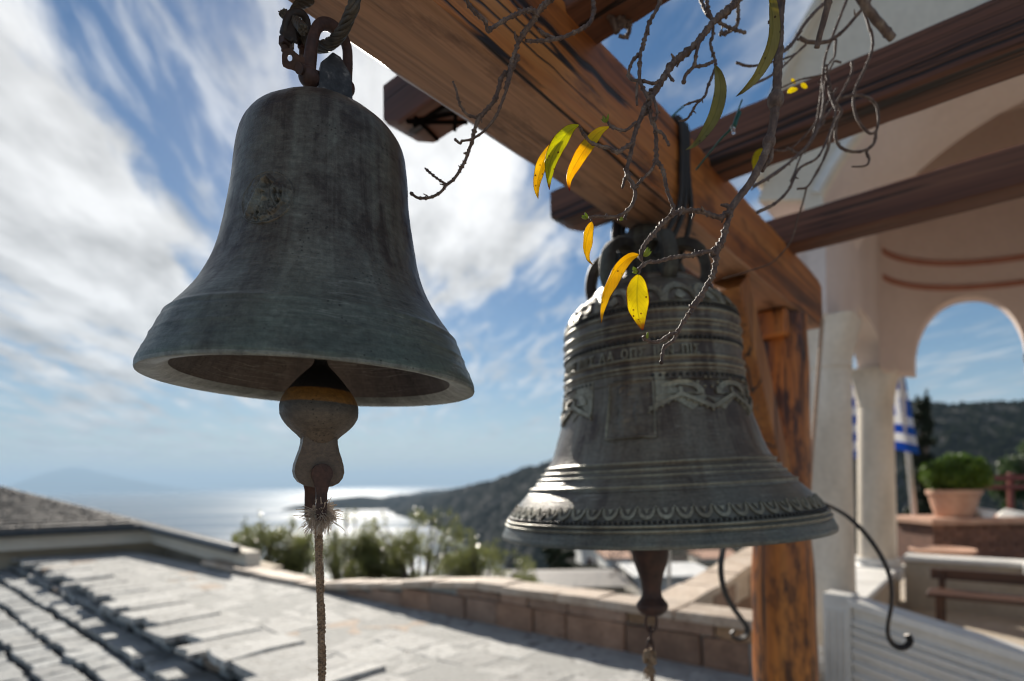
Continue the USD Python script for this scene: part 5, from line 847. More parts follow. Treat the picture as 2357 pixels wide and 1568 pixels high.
single('church_terrace', toW(box((5.004, -7, -1.9), (12.0, 1.5, -1.60))), 'court_paving', 'paved terrace floor under the church porch', 'paving', kind='structure')

# ------------------------------------------------------------------ stone roofs below the bells
RZ = -1.15
near_s = lambda m: np.interp(m, [2.0, 3.85, 4.8, 8.1, 13.8], [1.56, 1.609, 1.66, 1.72, 1.76]); wall_s = lambda m: np.interp(m, [-1.5, 1.1, 3.4, 5.8, 8.7, 14], [3.40, 3.392, 3.359, 3.321, 3.282, 3.20])
rf = thing('stone_slab_roof', 'pale grey roof of big stone slabs set in mortar, sunlit, under the bells', 'roof', W(2.4, 4, RZ), ROTW)
rng = np.random.default_rng(3)
ms_ = np.linspace(.2, 13.8, 60); bed = np.array([[(near_s(m) + .10 + q * (wall_s(m) + .05 - near_s(m) - .10)) * S3 + m * M3 + (RZ + .0085) * Z3 for m in ms_] for q in np.linspace(0, 1, 6)]); g = grid(bed); bv = g[0].copy(); bb = bv - [0, 0, .20]
part(rf, 'mortar_bed', joined([(bv, g[1]), (bb, g[1][:, ::-1]), grid(np.array([bed[0], bed[0] - [0, 0, .20]]))]), 'mortar', smooth=False)
edge_row = rng.uniform(.34, .62, 40); m0 = 1.3
cuts = [0, .30, .50, .68, .84, 1.0]
for row in range(5):
    m0 = .9 + rng.uniform(0, .3)
    while m0 < 13.4:
        wd = rng.uniform(.24, .50) if row else rng.uniform(.24, .52)
        def P(q, m): ns = near_s(m); return (ns + q * (wall_s(m) - .02 - ns), m)
        q0, q1 = cuts[row], cuts[row + 1]; gp = .010 if row == 0 else .003; pts = []
        over = rng.uniform(-.05, .16) if row == 0 else rng.uniform(-.04, .04)
        for (q, mm) in [(q0, m0 + gp), (q0, m0 + wd / 2), (q0, m0 + wd - gp), ((q0 + q1) / 2, m0 + wd - gp), (q1, m0 + wd - gp), (q1, m0 + wd / 2), (q1, m0 + gp), ((q0 + q1) / 2, m0 + gp)]:
            s, m = P(q, mm); d = -over if q == q0 and row == 0 else 0; pts.append((s + d + (gp if q == q0 else -gp) + rng.uniform(-.022, .022), m + rng.uniform(-.022, .022)))
        zt = RZ + (rng.uniform(.0, .03) + rng.uniform(-.008, .008, 8) + .012 * rng.random() if row == 0 else rng.uniform(.006, .013) + rng.uniform(-.004, .004, 8))
        v, f = slab(pts, RZ - .030, zt, [0, 0, 0], S3, M3, Z3, .010 if row == 0 else .004); part(rf, 'roof_slab', (v, f), 'slab_tan' if rng.random() < .04 else 'slab_grey', smooth=False); m0 += wd
# upright stones bedded under the eave edge
# lower slate roof, falling towards the camera
sl_ = thing('slate_roof', 'lower grey slate roof with shadowed courses at the bottom left', 'roof', W(.8, 4, -1.5), ROTW)
tl = math.radians(11); D = -math.cos(tl) * S3 - math.sin(tl) * Z3; NN = unit(np.cross(M3, D)); NN = NN if NN[2] > 0 else -NN
O0 = W(1.80, 0, -1.30); skew = .012
pl = [O0 + a * D + b * M3 for a, b in ((-.35, 0), (2.6, 0), (2.6, 14), (-.35, 14))]
part(sl_, 'roof_bed', (np.array(pl + [q - NN * .15 for q in pl]), np.array([[0, 1, 2], [0, 2, 3], [6, 5, 4], [7, 6, 4], [0, 4, 5], [0, 5, 1]])), 'roof_bed', smooth=False)
rng = np.random.default_rng(14); pitch = .262; tiles = []
for row in range(9):
    b0 = 2.2 + rng.uniform(0, .2); a0 = -.12 + row * pitch; far = 13.5 if row < 5 else 9.5
    while b0 < far:
        wd = rng.uniform(.15, .32); q = rough_rect(a0 + .028 + rng.uniform(-.012, .012), a0 + pitch + rng.uniform(-.034, .016), b0 + .010, b0 + wd - .010, rng, .013)
        tilt = .042 + rng.uniform(-.008, .014); zt = .018 + (q[:, 0] - a0) / pitch * tilt + rng.uniform(-.005, .005, 8)
        tiles.append((b0 + row * .45, slab(q, -.02, zt, O0, D, M3, NN, .006), 'slab_tan' if rng.random() < .02 else 'slate')); b0 += wd
tiles.sort(key=lambda t_: t_[0])
for _, g_, m_ in tiles[:300]: part(sl_, 'slate', g_, m_, smooth=False)
part(sl_, 'far_slates', joined([t_[1] for t_ in tiles[300:]]), 'slate', smooth=False, kind='stuff')

# ------------------------------------------------------------------ reddish parapet wall along the roof
pw = thing('stone_parapet', 'low parapet of reddish stone blocks with pale coping along the slab roof', 'wall', W(3.4, 3, RZ), ROTW)
top_h = lambda m: np.interp(m, [-1, 1.1, 3.4, 4.6, 5.8, 6.4, 8.7, 9.5], [.35, .34, .34, .20, .065, .06, .10, .11])
rng = np.random.default_rng(9); tan_w = unit(W(3.392 - 3.282, 1.1 - 8.7, 0)); nrm = np.cross(tan_w, Z3); nrm = nrm if nrm @ S3 < 0 else -nrm
def wpt(m, out, z): return W(wall_s(m), m, z) + nrm * out
core = np.array([[wpt(m, -.02, RZ - .3), wpt(m, -.02, RZ + top_h(m) - .05), wpt(m, -.22, RZ + top_h(m) - .05), wpt(m, -.22, RZ - 2.5)] for m in np.linspace(1.03, 8.6, 60)]); part(pw, 'core', grid(core), 'mortar', smooth=False)
for (zb, zt) in ((-.08, .195), (.203, .30)):
    m0 = 1.02 + rng.uniform(0, .1)
    while m0 < 6.0:
        wd = rng.uniform(.18, .55); hmax = min(top_h(m0), top_h(m0 + wd)) - .055; z1 = min(zt, hmax)
        if z1 - zb > .05:
            q = [(m0 + .008, zb), (m0 + wd / 2, zb - .004), (m0 + wd - .008, zb), (m0 + wd - .006, (zb + z1) / 2), (m0 + wd - .010, z1), (m0 + wd / 2, z1 + .003), (m0 + .009, z1), (m0 + .006, (zb + z1) / 2)]
            q = np.array(q) + rng.uniform(-.006, .006, (8, 2)); O = W(0, 0, RZ); v = []
            v, f = slab(q, -.02, rng.uniform(.004, .022) + rng.uniform(-.003, .003, 8), [0, 0, 0], np.array([1.0, 0, 0]), np.array([0, 1.0, 0]), np.array([0, 0, 1.0]), .008)
            w = np.array([wpt(a, c_, RZ + b) for a, b, c_ in v]); part(pw, 'stone', (w, f[:, ::-1]), rng.choice(['stone_red', 'stone_rose', 'stone_rose', 'stone_red', 'stone_red', 'stone_rose', 'stone_rose', 'stone_ochre']), smooth=False)
        m0 += wd
m0 = 1.02
while m0 < 8.4:
    wd = rng.uniform(.28, .6); q = np.array([(m0 + .006, .045), (m0 + wd / 2, .05), (m0 + wd - .006, .045), (m0 + wd - .004, -.1), (m0 + wd - .006, -.24), (m0 + wd / 2, -.25), (m0 + .006, -.24), (m0 + .004, -.1)]) + rng.uniform(-.012, .012, (8, 2))
    v, f = slab(q, -.055, .0 + rng.uniform(-.006, .012) + rng.uniform(-.004, .004, 8), [0, 0, 0], np.array([1.0, 0, 0]), np.array([0, 1.0, 0]), Z3, .008)
    w = np.array([wpt(a, b, RZ + top_h(a) + c_) for a, b, c_ in v]); part(pw, 'coping_stone', (w, f), 'coping', smooth=False); m0 += wd
# sloping stone wall that climbs away behind it, at right
sw = thing('stair_wall', 'sloping stone wall with pale coping climbing behind the parapet near the post', 'wall', at(1560, 1420, 4.6), 0)
a3, b3 = at(1500, 1432, 4.3), at(1790, 1262, 6.4); dd = unit(b3 - a3); hd = unit(np.array([dd[0], dd[1], 0])); nn_ = np.cross(hd, Z3); L = np.linalg.norm(b3 - a3); rng = np.random.default_rng(4)
def stp(l, o, z): return a3 + dd * l + nn_ * o + Z3 * z
part(sw, 'core', grid(np.array([[stp(l, 0, -2.5), stp(l, 0, -.06), stp(l, -.35, -.06), stp(l, -.35, -2.5)] for l in np.linspace(-.1, L, 8)])), 'mortar', smooth=False)
l0 = 0
while l0 < L:
    wd = rng.uniform(.3, .6)
    q = np.array([(l0 + .006, .05), (l0 + wd / 2, .05), (l0 + wd - .006, .05), (l0 + wd, -.15), (l0 + wd - .006, -.3), (l0 + wd / 2, -.3), (l0 + .006, -.3), (l0, -.15)]) + rng.uniform(-.012, .012, (8, 2)); v, f = slab(q, -.06, rng.uniform(0, .015) + rng.uniform(-.004, .004, 8), [0, 0, 0], np.array([1.0, 0, 0]), np.array([0, 1.0, 0]), Z3, .008); w = np.array([stp(a, b, c_) for a, b, c_ in v])
    if np.dot(np.cross(hd, nn_), Z3) < 0: f = f[:, ::-1]
    part(sw, 'coping_stone', (w, f), 'coping', smooth=False)
    for zz0, zz1 in ((-.30, -.075), (-.55, -.31), (-.8, -.56)):
        q = np.array([(l0 + .008, zz0), (l0 + wd / 2, zz0), (l0 + wd - .008, zz0), (l0 + wd - .006, (zz0 + zz1) / 2), (l0 + wd - .008, zz1), (l0 + wd / 2, zz1), (l0 + .008, zz1), (l0 + .006, (zz0 + zz1) / 2)]) + rng.uniform(-.008, .008, (8, 2)); v, f = slab(q, -.02, rng.uniform(.005, .025), [0, 0, 0], np.array([1.0, 0, 0]), np.array([0, 1.0, 0]), Z3, .008); w = np.array([stp(a, c_, b) for a, b, c_ in v]); part(sw, 'stone', (w, f), rng.choice(['stone_rose', 'coping', 'stone_red']), smooth=False)
    l0 += wd
# ------------------------------------------------------------------ house with a hipped slate roof at far left
hs = thing('slate_roofed_house', 'low cream house with dark hipped slate roof at the far left', 'house', at(333, 1260, 10.4), 0)
Lf, Cn, Tp, Rt = at(-190, 1231, 8.6), at(333, 1207, 10.3), at(-190, 1072, 13.5), at(548, 1257, 7.6)
Cb = at(330, 1200, 13.0)
part(hs, 'roof', joined([(np.array([Lf, Cn, Tp]), np.array([[0, 1, 2]])), (np.array([Cn, Rt, at(560, 1255, 11.0), Tp]), np.array([[0, 1, 2], [0, 2, 3]]))]), 'roof_bed', smooth=False)
ev = unit(Cn - Lf); up_ = unit((Tp - Lf) - ((Tp - Lf) @ ev) * ev); nr = unit(np.cross(ev, up_)); nr = nr if nr[2] > 0 else -nr; rng = np.random.default_rng(8); H = (Tp - Lf) @ up_; Le = np.linalg.norm(Cn - Lf); k0 = ((Tp - Lf) @ ev)
r0 = 0.0; row = 0
while r0 < H - .1:
    x0, x1 = 0.0, Le + (k0 - Le) * (r0 + .1) / H; e0 = rng.uniform(0, .2)
    while e0 < x1 - .12:
        wd = min(rng.uniform(.22, .42), x1 - e0); q = rough_rect(e0 + .01, e0 + wd - .01, r0 - .06 * (row == 0), r0 + .235, rng, .012); zt = .055 - (q[:, 1] - r0) / .24 * .035 + rng.uniform(-.006, .006, 8); v, f = slab(q, .0, zt, Lf, ev, up_, nr, .006); part(hs, 'slate', (v, f), 'slate_far', smooth=False); e0 += wd
    r0 += .235; row += 1
part(hs, 'gutter', joined([tube(np.array([Lf - [0, .06, .05], Cn - [0, .06, .05]]), .06, 10), tube(np.array([Cn - [0, .05, .05], Rt - [0, .05, .05]]), .06, 10)]), 'gutter', smooth=True)
def wallquad(a, b, z0, z1, inset, mat, name, thick=.2):
    d = unit(np.array([b[0] - a[0], b[1] - a[1], 0])); n = np.cross(d, Z3); n = n if n[1] > 0 else -n; a2, b2 = a + n * inset - d * (inset * 1.3 if a is Cn else 0), b + n * inset + d * (inset * 1.3 if b is Cn else 0)
    P = lambda q, dz, o: np.array([q[0], q[1], q[2] + dz]) + n * o
    vv = np.array([P(a2, z0, 0), P(b2, z0, 0), P(b2, z1, 0), P(a2, z1, 0), P(a2, z0, thick), P(b2, z0, thick), P(b2, z1, thick), P(a2, z1, thick)]); part(hs, name, (vv, np.array([[0, 1, 2], [0, 2, 3], [5, 4, 7], [5, 7, 6], [1, 5, 6], [1, 6, 2], [4, 0, 3], [4, 3, 7], [3, 2, 6], [3, 6, 7], [4, 5, 1], [4, 1, 0]])), mat, smooth=False)
wallquad(Lf, Cn, -.34, -.10, .10, 'plaster_cream', 'fascia'); wallquad(Cn, Rt, -.34, -.10, .10, 'plaster_cream', 'fascia'); wallquad(Lf, Cn, -2.2, -.345, .42, 'wall_beige', 'wall'); wallquad(Cn, Rt, -2.2, -.345, .42, 'wall_beige', 'wall')

# ------------------------------------------------------------------ foliage
def leaf_cloud(centres, radii, n, size, rng, elong=2.6, droop=.2):
    """Many small leaf blades through the volume of some ellipsoids; returns one mesh."""
    w = np.prod(radii, 1) ** (2 / 3); idx = rng.choice(len(centres), n, p=w / w.sum()); d = rng.normal(size=(n, 3)); d /= np.linalg.norm(d, axis=1, keepdims=True); rad = rng.uniform(0, 1, n) ** .38
    c = np.asarray(centres)[idx] + d * rad[:, None] * np.asarray(radii)[idx]; t = rng.normal(size=(n, 3)) + [0, 0, -droop]; t /= np.linalg.norm(t, axis=1, keepdims=True); s = np.cross(t, rng.normal(size=(n, 3))); s /= np.linalg.norm(s, axis=1, keepdims=True)
    L = size * rng.uniform(.6, 1.3, n)[:, None]; v = np.stack([c - t * L * .5, c + s * L / elong * .5, c + t * L * .5, c - s * L / elong * .5], 1).reshape(-1, 3); i = np.arange(n)[:, None] * 4
    return v, np.vstack([i + [0, 1, 2], i + [0, 2, 3]])
def tree(name, base, h, blobs, n, size, leafm, label, cat='tree', group=None, trunk_r=.09, barkm='rough_bark', elong=2.6, seed=1):
    """blobs: (dx, dy, z, rx, ry, rz) from the base."""
    rg = np.random.default_rng(seed); t = thing(name, label, cat, base, 0, group)
    C_ = np.array([[b[0], b[1], b[2]] for b in blobs]) + base; Rr = np.array([b[3:] for b in blobs])
    p = smoothline([np.array(base), np.array(base) + [h * .03, 0, h * .3], np.array(base) + [-.02 * h, .02, h * .62], np.array(base) + [0, 0, h * .9]], h / 30); limbs = [tube(p, np.linspace(trunk_r, trunk_r * .25, len(p)), 9)]
    for c in C_: q = smoothline([p[len(p) // 3], (p[len(p) // 3] + c) / 2 + [0, 0, .1 * h], c], h / 20); limbs.append(tube(q, np.linspace(trunk_r * .5, trunk_r * .1, len(q)), 6))
    part(t, 'trunk', joined(limbs), barkm, smooth=True)
    sub = []; 
    for c, r in zip(C_, Rr):
        for k in range(9): d = unit(rg.normal(size=3)); sub.append((c + d * r * rg.uniform(.35, .9), r * rg.uniform(.22, .45)))
    part(t, 'crown', leaf_cloud(np.array([q[0] for q in sub]), np.array([q[1] for q in sub]), n, size, rg, elong), leafm, smooth=False); return t
OLV = 'grey-green olive tree behind the parapet, '
def olive(x0, x1, ytop, fwd, n, label, seed):
    zt = at((x0 + x1) / 2, ytop, fwd)[2]; xc = at((x0 + x1) / 2, ytop, fwd)[0]; hw = (x1 - x0) / 2 * fwd / FPX; base = np.array([xc, fwd, -5.0]); rg = np.random.default_rng(seed); H = zt - base[2]; bl = []
    for k in range(12):
        dx = rg.uniform(-1, 1) * hw; top = H - .55 * hw * (dx / hw) ** 2 - rg.uniform(0, .22) * hw; r_ = rg.uniform(.32, .5) * hw; bl.append((dx, rg.uniform(-.6, .6) * hw, top - r_, r_ * 1.15, r_ * 1.15, r_))
        bl.append((dx + rg.uniform(-.2, .2) * hw, rg.uniform(-.6, .6) * hw, top - r_ - rg.uniform(.5, 1.1) * hw, r_ * 1.2, r_ * 1.2, r_ * 1.1))
    for k in range(9): dx = rg.uniform(-.9, .9) * hw; bl.append((dx, rg.uniform(-.4, .4) * hw, H - .55 * hw * (dx / hw) ** 2 - .08 * hw, .09 * hw, .09 * hw, .26 * hw))
    tree('olive_tree', base, H, bl, n, .075, 'olive_leaf', label, group=None, trunk_r=.14, elong=2.8, seed=seed)
olive(510, 740, 1190, 13.0, 21000, OLV + 'leftmost, beside the cream house', 31)
olive(650, 900, 1180, 14.5, 22000, OLV + 'behind the hanging bell rope', 32)
olive(820, 1090, 1172, 14.0, 32000, OLV + 'fullest, right of the bell rope', 33)
olive(960, 1215, 1236, 13.0, 28000, OLV + 'lowest, at the right end of the row', 34)
# cypress, potted bush and green tree on the right
cb = at(2128, 1300, 14.0); tree('cypress_tree', cb + [0, 0, -1.0], at(2140, 912, 14.0)[2] - cb[2] + 1.0, [(.0, 0, k, .62 * (1.2 - k / 5.6), .62 * (1.2 - k / 5.6), .5) for k in np.arange(.6, 5.0, .36)] + [(.1, 0, 5.0, .13, .13, .4)], 26000, .10, 'cypress_leaf', 'tall dark cypress behind the flagpole', trunk_r=.09, seed=41)
cb = at(2362, 1130, 22.0); tree('leafy_tree', cb + [0, 0, -2.5], 5.0, [(0, 0, 3.2, 1.3, 1.2, 1.2), (-.6, 0, 2.6, .9, .9, .9), (.8, 0, 3.0, 1, 1, 1.1)], 9000, .16, 'green_leaf', 'mid green leafy tree at the right edge below the hill', trunk_r=.14, seed=42)
cb = at(1283, 1320, 28.0); tree('conifer', cb + [0, 0, -2.0], 3.6, [(0, 0, 2.0, 1.0, .9, .9), (.1, 0, 2.9, .8, .7, .6), (.5, 0, 1.9, .7, .6, .7), (-.4, 0, 1.6, .6, .6, .6)], 15000, .16, 'cypress_leaf', 'dark bushy conifer below the left lip of the ornate bell', trunk_r=.1, seed=43)
bare = lambda x, y, fwd, h, label, seed: bare_tree(at(x, y, fwd), h, label, seed)
def bare_tree(base, h, label, seed):
    rg = np.random.default_rng(seed); t = thing('bare_tree', label, 'tree', base, 0); out = []
    def grow(p, d, L, r, k):
        q = [p]; dd = d.copy()
        for i in range(3): dd = unit(dd + rg.normal(0, .16, 3)); q.append(q[-1] + dd * L / 3)
        out.append(tube(smoothline(q, L / 6), np.linspace(r, r * .6, len(smoothline(q, L / 6))), 5))
        if k: 
            for i in range(3): grow(q[-1] if i else q[2], unit(dd + rg.normal(0, .55, 3) + [0, 0, .15]), L * rg.uniform(.6, .85), r * .6, k - 1)
    grow(np.array(base), np.array([0, 0, 1.0]), h * .36, h * .022, 4); part(t, 'trunk', out[0], 'bare_twig', smooth=True); part(t, 'twigs', joined(out[1:]), 'bare_twig', smooth=True)
bare(1425, 1392, 24, 3.0, 'leafless tree in front of the white houses, left of the big clapper', 51); bare(1590, 1372, 27, 2.6, 'leafless pale brown tree right of the big clapper', 52); bare(1530, 1378, 30, 2.6, 'leafless tree directly behind the big clapper', 53)

# ------------------------------------------------------------------ village on the slope below
def house(name, x0, x1, ytop, ybot, fwd, wallm, roofm, label, wins=(), roof_px=18, depth=6.0, gable=False):
    a, b = at(x0, ybot, fwd), at(x1, ybot, fwd); zt = at(x0, ytop, fwd)[2]; zb = min(a[2], b[2]) - 3; t = thing(name, label, 'house', (a + b) / 2, 0)
    part(t, 'wall', box((a[0], fwd, zb), (b[0], fwd + depth, zt)), wallm, smooth=False); o = .25; rh = roof_px * fwd / FPX; m = (a[0] + b[0]) / 2
    if gable: v = np.array([(a[0] - o, fwd - o, zt), (b[0] + o, fwd - o, zt), (b[0] + o, fwd + depth + o, zt), (a[0] - o, fwd + depth + o, zt), (a[0] - o, fwd + depth / 2, zt + rh), (b[0] + o, fwd + depth / 2, zt + rh)]); f = np.array([[0, 1, 5], [0, 5, 4], [2, 3, 4], [2, 4, 5], [1, 2, 5], [3, 0, 4], [1, 0, 3], [1, 3, 2]])
    else: v, f = _vf(chamfer_box((a[0] - o, fwd - o, zt + .002), (b[0] + o, fwd + depth + o, zt + rh), .03))
    part(t, 'roof', (v, f), roofm, smooth=False)
    for (wx0, wx1, wy0, wy1) in wins:
        p, q = at(wx0, wy1, fwd), at(wx1, wy0, fwd); w_ = part(t, 'window', box((p[0], fwd - .03, p[2]), (q[0], fwd + .05, q[2])), 'red_paint', smooth=False); part(w_, 'pane', box((p[0] + .08, fwd - .045, p[2] + .08), (q[0] - .08, fwd - .031, q[2] - .08)), 'dark_hole', smooth=False)
    return t
house('village_house', 1340, 1396, 1262, 1335, 60, 'wall_white', 'slate_far', 'tall narrow white house beside the dark conifer', [(1352, 1362, 1285, 1300), (1372, 1382, 1285, 1300)], 10, gable=True)
house('village_house', 1398, 1450, 1285, 1350, 52, 'wall_white', 'terracotta', 'white house with reddish roof behind the bare tree', [(1406, 1416, 1310, 1326), (1426, 1436, 1310, 1326)], 16, gable=True)
house('village_house', 1620, 1700, 1285, 1320, 70, 'plaster_cream', 'terracotta', 'cream house with a red roof right of the big clapper', [(1640, 1652, 1296, 1310)], 12, gable=True)
house('village_house', 1475, 1650, 1330, 1420, 22, 'wall_white', 'marble', 'flat white roofed house behind the parapet coping', (), 5, depth=3.2)
house('village_house', 1110, 1440, 1352, 1440, 22, 'wall_beige', 'slate_far', 'low house with broad grey slate roof behind the parapet', (), 13, depth=4, gable=True)
ps = thing('thin_pole', 'thin pale wooden pole standing behind the parapet', 'pole', at(1541, 1400, 9.0), 0); part(ps, 'shaft', tube(np.array([at(1541, 1420, 9.0), at(1539, 1230, 9.0)]), .03, 8), 'pole_paint', smooth=True)

# ------------------------------------------------------------------ church porch: columns, vault, end wall
chp = thing('church_porch', 'pink plastered church porch with marble columns, barrel vault and open arch', 'church', W(6.5, 1, -1.6), ROTW)
def column(s, m, zb, zcap, r):
    o = np.array([s, m, 0]); c = part(chp, 'column', moved(lathe(np.array([(r * 1.0, zb + .10), (r * .99, zb + .6), (r * .93, zcap - .42), (r * .92, zcap - .385)]), 36), o), 'column_stone', smooth=40, local=False) if False else None
    def L_(mesh): v, f = _vf(mesh); return toW((v + o, f))
    c = part(chp, 'column', L_(lathe(np.array([(0, zb + .1), (r, zb + .10), (r * .99, zb + .6), (r * .93, zcap - .43), (r * .92, zcap - .40), (0, zcap - .40)]), 36)), 'column_stone', smooth=40)
    n = 8; capr = [(0, zcap - .415), (r * .98, zcap - .415), (r * 1.0, zcap - .39), (r * .98, zcap - .37), (r * 1.03, zcap - .28), (r * 1.14, zcap - .12), (r * 1.22, zcap - .02), (r * 1.22, zcap), (0, zcap)]
    v, f = lathe(np.array(capr), 40); t_ = np.clip((v[:, 2] - (zcap - .38)) / .38, 0, 1); ang = np.arctan2(v[:, 1], v[:, 0]); sq = 1 / np.maximum(np.abs(np.cos(ang)), np.abs(np.sin(ang))); k = 1 + (np.minimum(sq, 1.28) - 1) * t_; v[:, 0] *= k; v[:, 1] *= k
    part(c, 'capital', L_((v, f)), 'column_stone', smooth=35); part(c, 'base', L_(joined([lathe(np.array([(0, zb + .1), (r * 1.18, zb + .099), (r * 1.22, zb + .06), (r * 1.15, zb + .03), (r * 1.25, zb), (0, zb)])[::-1], 36), chamfer_box((-r * 1.35, -r * 1.35, zb - .14), (r * 1.35, r * 1.35, zb - .001), .01)])), 'marble', smooth=35)
C1, C2, MC, ZC = 5.49, 8.60, 1.13, 1.357
column(C1, MC, -1.50, ZC, .215); column(C2, MC + .06, -1.12, ZC, .215); column(C2, -.50, -.98, ZC, .215)
VM = -.60
def arc(r, a0, a1, n=40, c=(VM, 1.40)): a = np.linspace(a0, a1, n); return [(c[0] + r * math.cos(t_), c[1] + r * math.sin(t_)) for t_ in a]
def cross(poly, s0, s1, mat, name, smooth=30):
    return part(chp, name, toW(prism(poly.buffer(0), s1 - s0, (s0, 0, 0), np.array([0, 1.0, 0]), np.array([0, 0, 1.0]), np.array([1.0, 0, 0]))), mat, smooth=smooth)
ML = 1.05; a_l = math.acos((ML - VM) / 1.88)
inner = [(ML, ZC)] + arc(1.88, a_l, math.pi - a_l) + [(2 * VM - ML, ZC)]
outer = [(2 * VM - 1.19, ZC), (2 * VM - 1.19, 2.31), (2 * VM - 1.55, 2.42)] + arc(2.10, math.pi - .05, .05, 50, (VM, 2.45)) + [(1.55, 2.42), (1.19, 2.31), (1.19, ZC)]
ring = Polygon(inner + outer)
cross(ring, 5.20, 6.60, 'plaster_pink', 'vault')
face = ring.intersection(sbox(-9, 2.20, 9, 9)); cross(face, 5.12, 5.198, 'plaster_cream', 'arch_face')
cross(Polygon(arc(1.90, a_l, math.pi - a_l) + arc(1.96, math.pi - a_l, a_l)), 5.08, 5.118, 'wall_white', 'arch_moulding')
cross(Polygon(arc(2.09, math.pi - .06, .06, 50, (VM, 2.45)) + arc(2.15, .04, math.pi - .04, 50, (VM, 2.45))), 5.0, 6.7, 'plaster_cream', 'vault_roof')
side = Polygon([(5.26, ZC), (5.26, 2.0), (6.598, 2.0), (6.598, 4.6), (9.6, 4.6), (9.6, ZC), (C2 - .20, ZC)] + [((C1 + C2) / 2 + (C2 - C1 - .40) / 2 * math.cos(t_), ZC + .40 * math.sin(t_)) for t_ in np.linspace(0, math.pi, 30)] + [(C1 + .20, ZC)]).buffer(0)
part(chp, 'arcade_wall', toW(prism(side, .30, (0, 1.052, 0), np.array([1.0, 0, 0]), np.array([0, 0, 1.0]), np.array([0, 1.0, 0]))), 'plaster_pink', smooth=30)
part(chp, 'arcade_wall', toW(prism(Polygon([(5.3, -1.5), (5.3, 1.9), (6.6, 1.9), (6.6, 4.6), (9.6, 4.6), (9.6, -1.5)]), .30, (0, 2 * VM - 1.40, 0), np.array([1.0, 0, 0]), np.array([0, 0, 1.0]), np.array([0, 1.0, 0]))), 'plaster_pink', smooth=30)
part(chp, 'bay_ceiling', toW(box((6.602, 2 * VM - 1.5, 4.602), (10.4, 1.5, 4.75))), 'plaster_rose')
part(chp, 'bay_front', toW(prism(Polygon([(1.352, 2.6), (1.352, 4.6), (2 * VM - 1.352, 4.6), (2 * VM - 1.352, 2.6)]).difference(Polygon(inner).buffer(.12)).difference(sbox(-9, 0, 9, 2.45)), .20, (6.602, 0, 0), np.array([0, 1.0, 0]), np.array([0, 0, 1.0]), np.array([1.0, 0, 0]))), 'plaster_rose', smooth=30)
# end wall: bowed outwards like an apse, with a pointed open arch and two painted rings
def bow(m): return 7.75 + 1.85 * math.sqrt(max(0, 1 - ((m + .60) / 1.66) ** 2))
def on_bow(x, y):
    m = .3
    for _ in range(60): m = .5 * m + .5 * sm(on_s(x, y, bow(m)))[1]
    q = on_s(x, y, bow(m)); return sm(q)
pl_, pa_, pr_, pb_ = on_bow(2107, 811), on_bow(2222, 682), on_bow(2357, 793), on_bow(2100, 862)
am, aw = (pl_[1] + pr_[1]) / 2, (pl_[1] - pr_[1]) / 2 * 1.04; zs_ = pl_[2] - .12; zh = pa_[2] - zs_
op = Polygon([(am + aw, -3), (am + aw, zs_)] + [(am + aw * math.cos(t_) ** .9, zs_ + zh * math.sin(t_) ** 1.05) for t_ in np.linspace(.05, math.pi / 2, 16)] + [(am - aw * math.cos(t_) ** .9, zs_ + zh * math.sin(t_) ** 1.05) for t_ in np.linspace(math.pi / 2, .05, 16)] + [(am - aw, zs_), (am - aw, -3)]).buffer(0)
ZB = pb_[2]
wallp = Polygon([(1.05, ZB), (1.05, 4.6), (-2.24, 4.6), (-2.24, ZB)]).difference(op)
def bowed(poly, s_off, depth):
    m_ = prism(poly.segmentize(.06), depth, (0, 0, 0), np.array([0, 1.0, 0]), np.array([0, 0, 1.0]), np.array([1.0, 0, 0])); tm_ = trimesh.Trimesh(*m_, process=False).subdivide_to_size(.22, max_iter=12); v = np.array(tm_.vertices); v[:, 0] += np.array([bow(q) for q in v[:, 1]]) + s_off; return toW((v, np.array(tm_.faces)))
for g_ in (wallp.geoms if hasattr(wallp, 'geoms') else [wallp]): part(chp, 'end_wall', bowed(g_, 0, .32), 'plaster_rose', smooth=40)
for px_l, px_r in (((2046, 542), (2357, 592)), ((2040, 575), (2357, 650))):
    zc_ = on_bow(*px_r)[2]
    part(chp, 'painted_ring', toW(tube(np.array([(bow(m) - .004, m, zc_) for m in np.linspace(-2.2, 1.03, 60)]), 1.0, section=[(-.012, -.035), (.012, -.035), (.012, .035), (-.012, .035)])), 'plaster_red', smooth=30)
part(chp, 'impost', toW(chamfer_box((C2 - .28, .95, ZC + .001), (C2 + .34, 1.46, ZC + .05), .01)), 'column_stone')
# low walls between the columns
part(chp, 'sill_wall', toW(box((C1 + .25, .98, -1.6), (C2 + .3, 1.30, -1.185))), 'wall_beige'); part(chp, 'sill_slab', toW(chamfer_box((C1 + .23, .94, -1.18), (C2 + .36, 1.40, -1.121), .012)), 'marble')
part(chp, 'sill_wall', toW(box((C2 + .02, -4.5, -1.6), (C2 + .30, .90, -1.045))), 'wall_beige'); part(chp, 'sill_slab', toW(chamfer_box((C2 - .04, -4.5, -1.04), (C2 + .36, .92, -.98), .012)), 'marble')
cd = thing('pull_cord', 'thin pale cord hanging beside the first column from the beam end', 'cord', at(1875, 900, 2.1), 0); part(cd, 'cord', tube(smoothline([at(1893, 735, 2.2), at(1888, 800, 2.2), at(1876, 960, 2.2), at(1862, 1130, 2.2), at(1850, 1260, 2.2)], .03), .008, 8), 'hemp_pale', smooth=True)
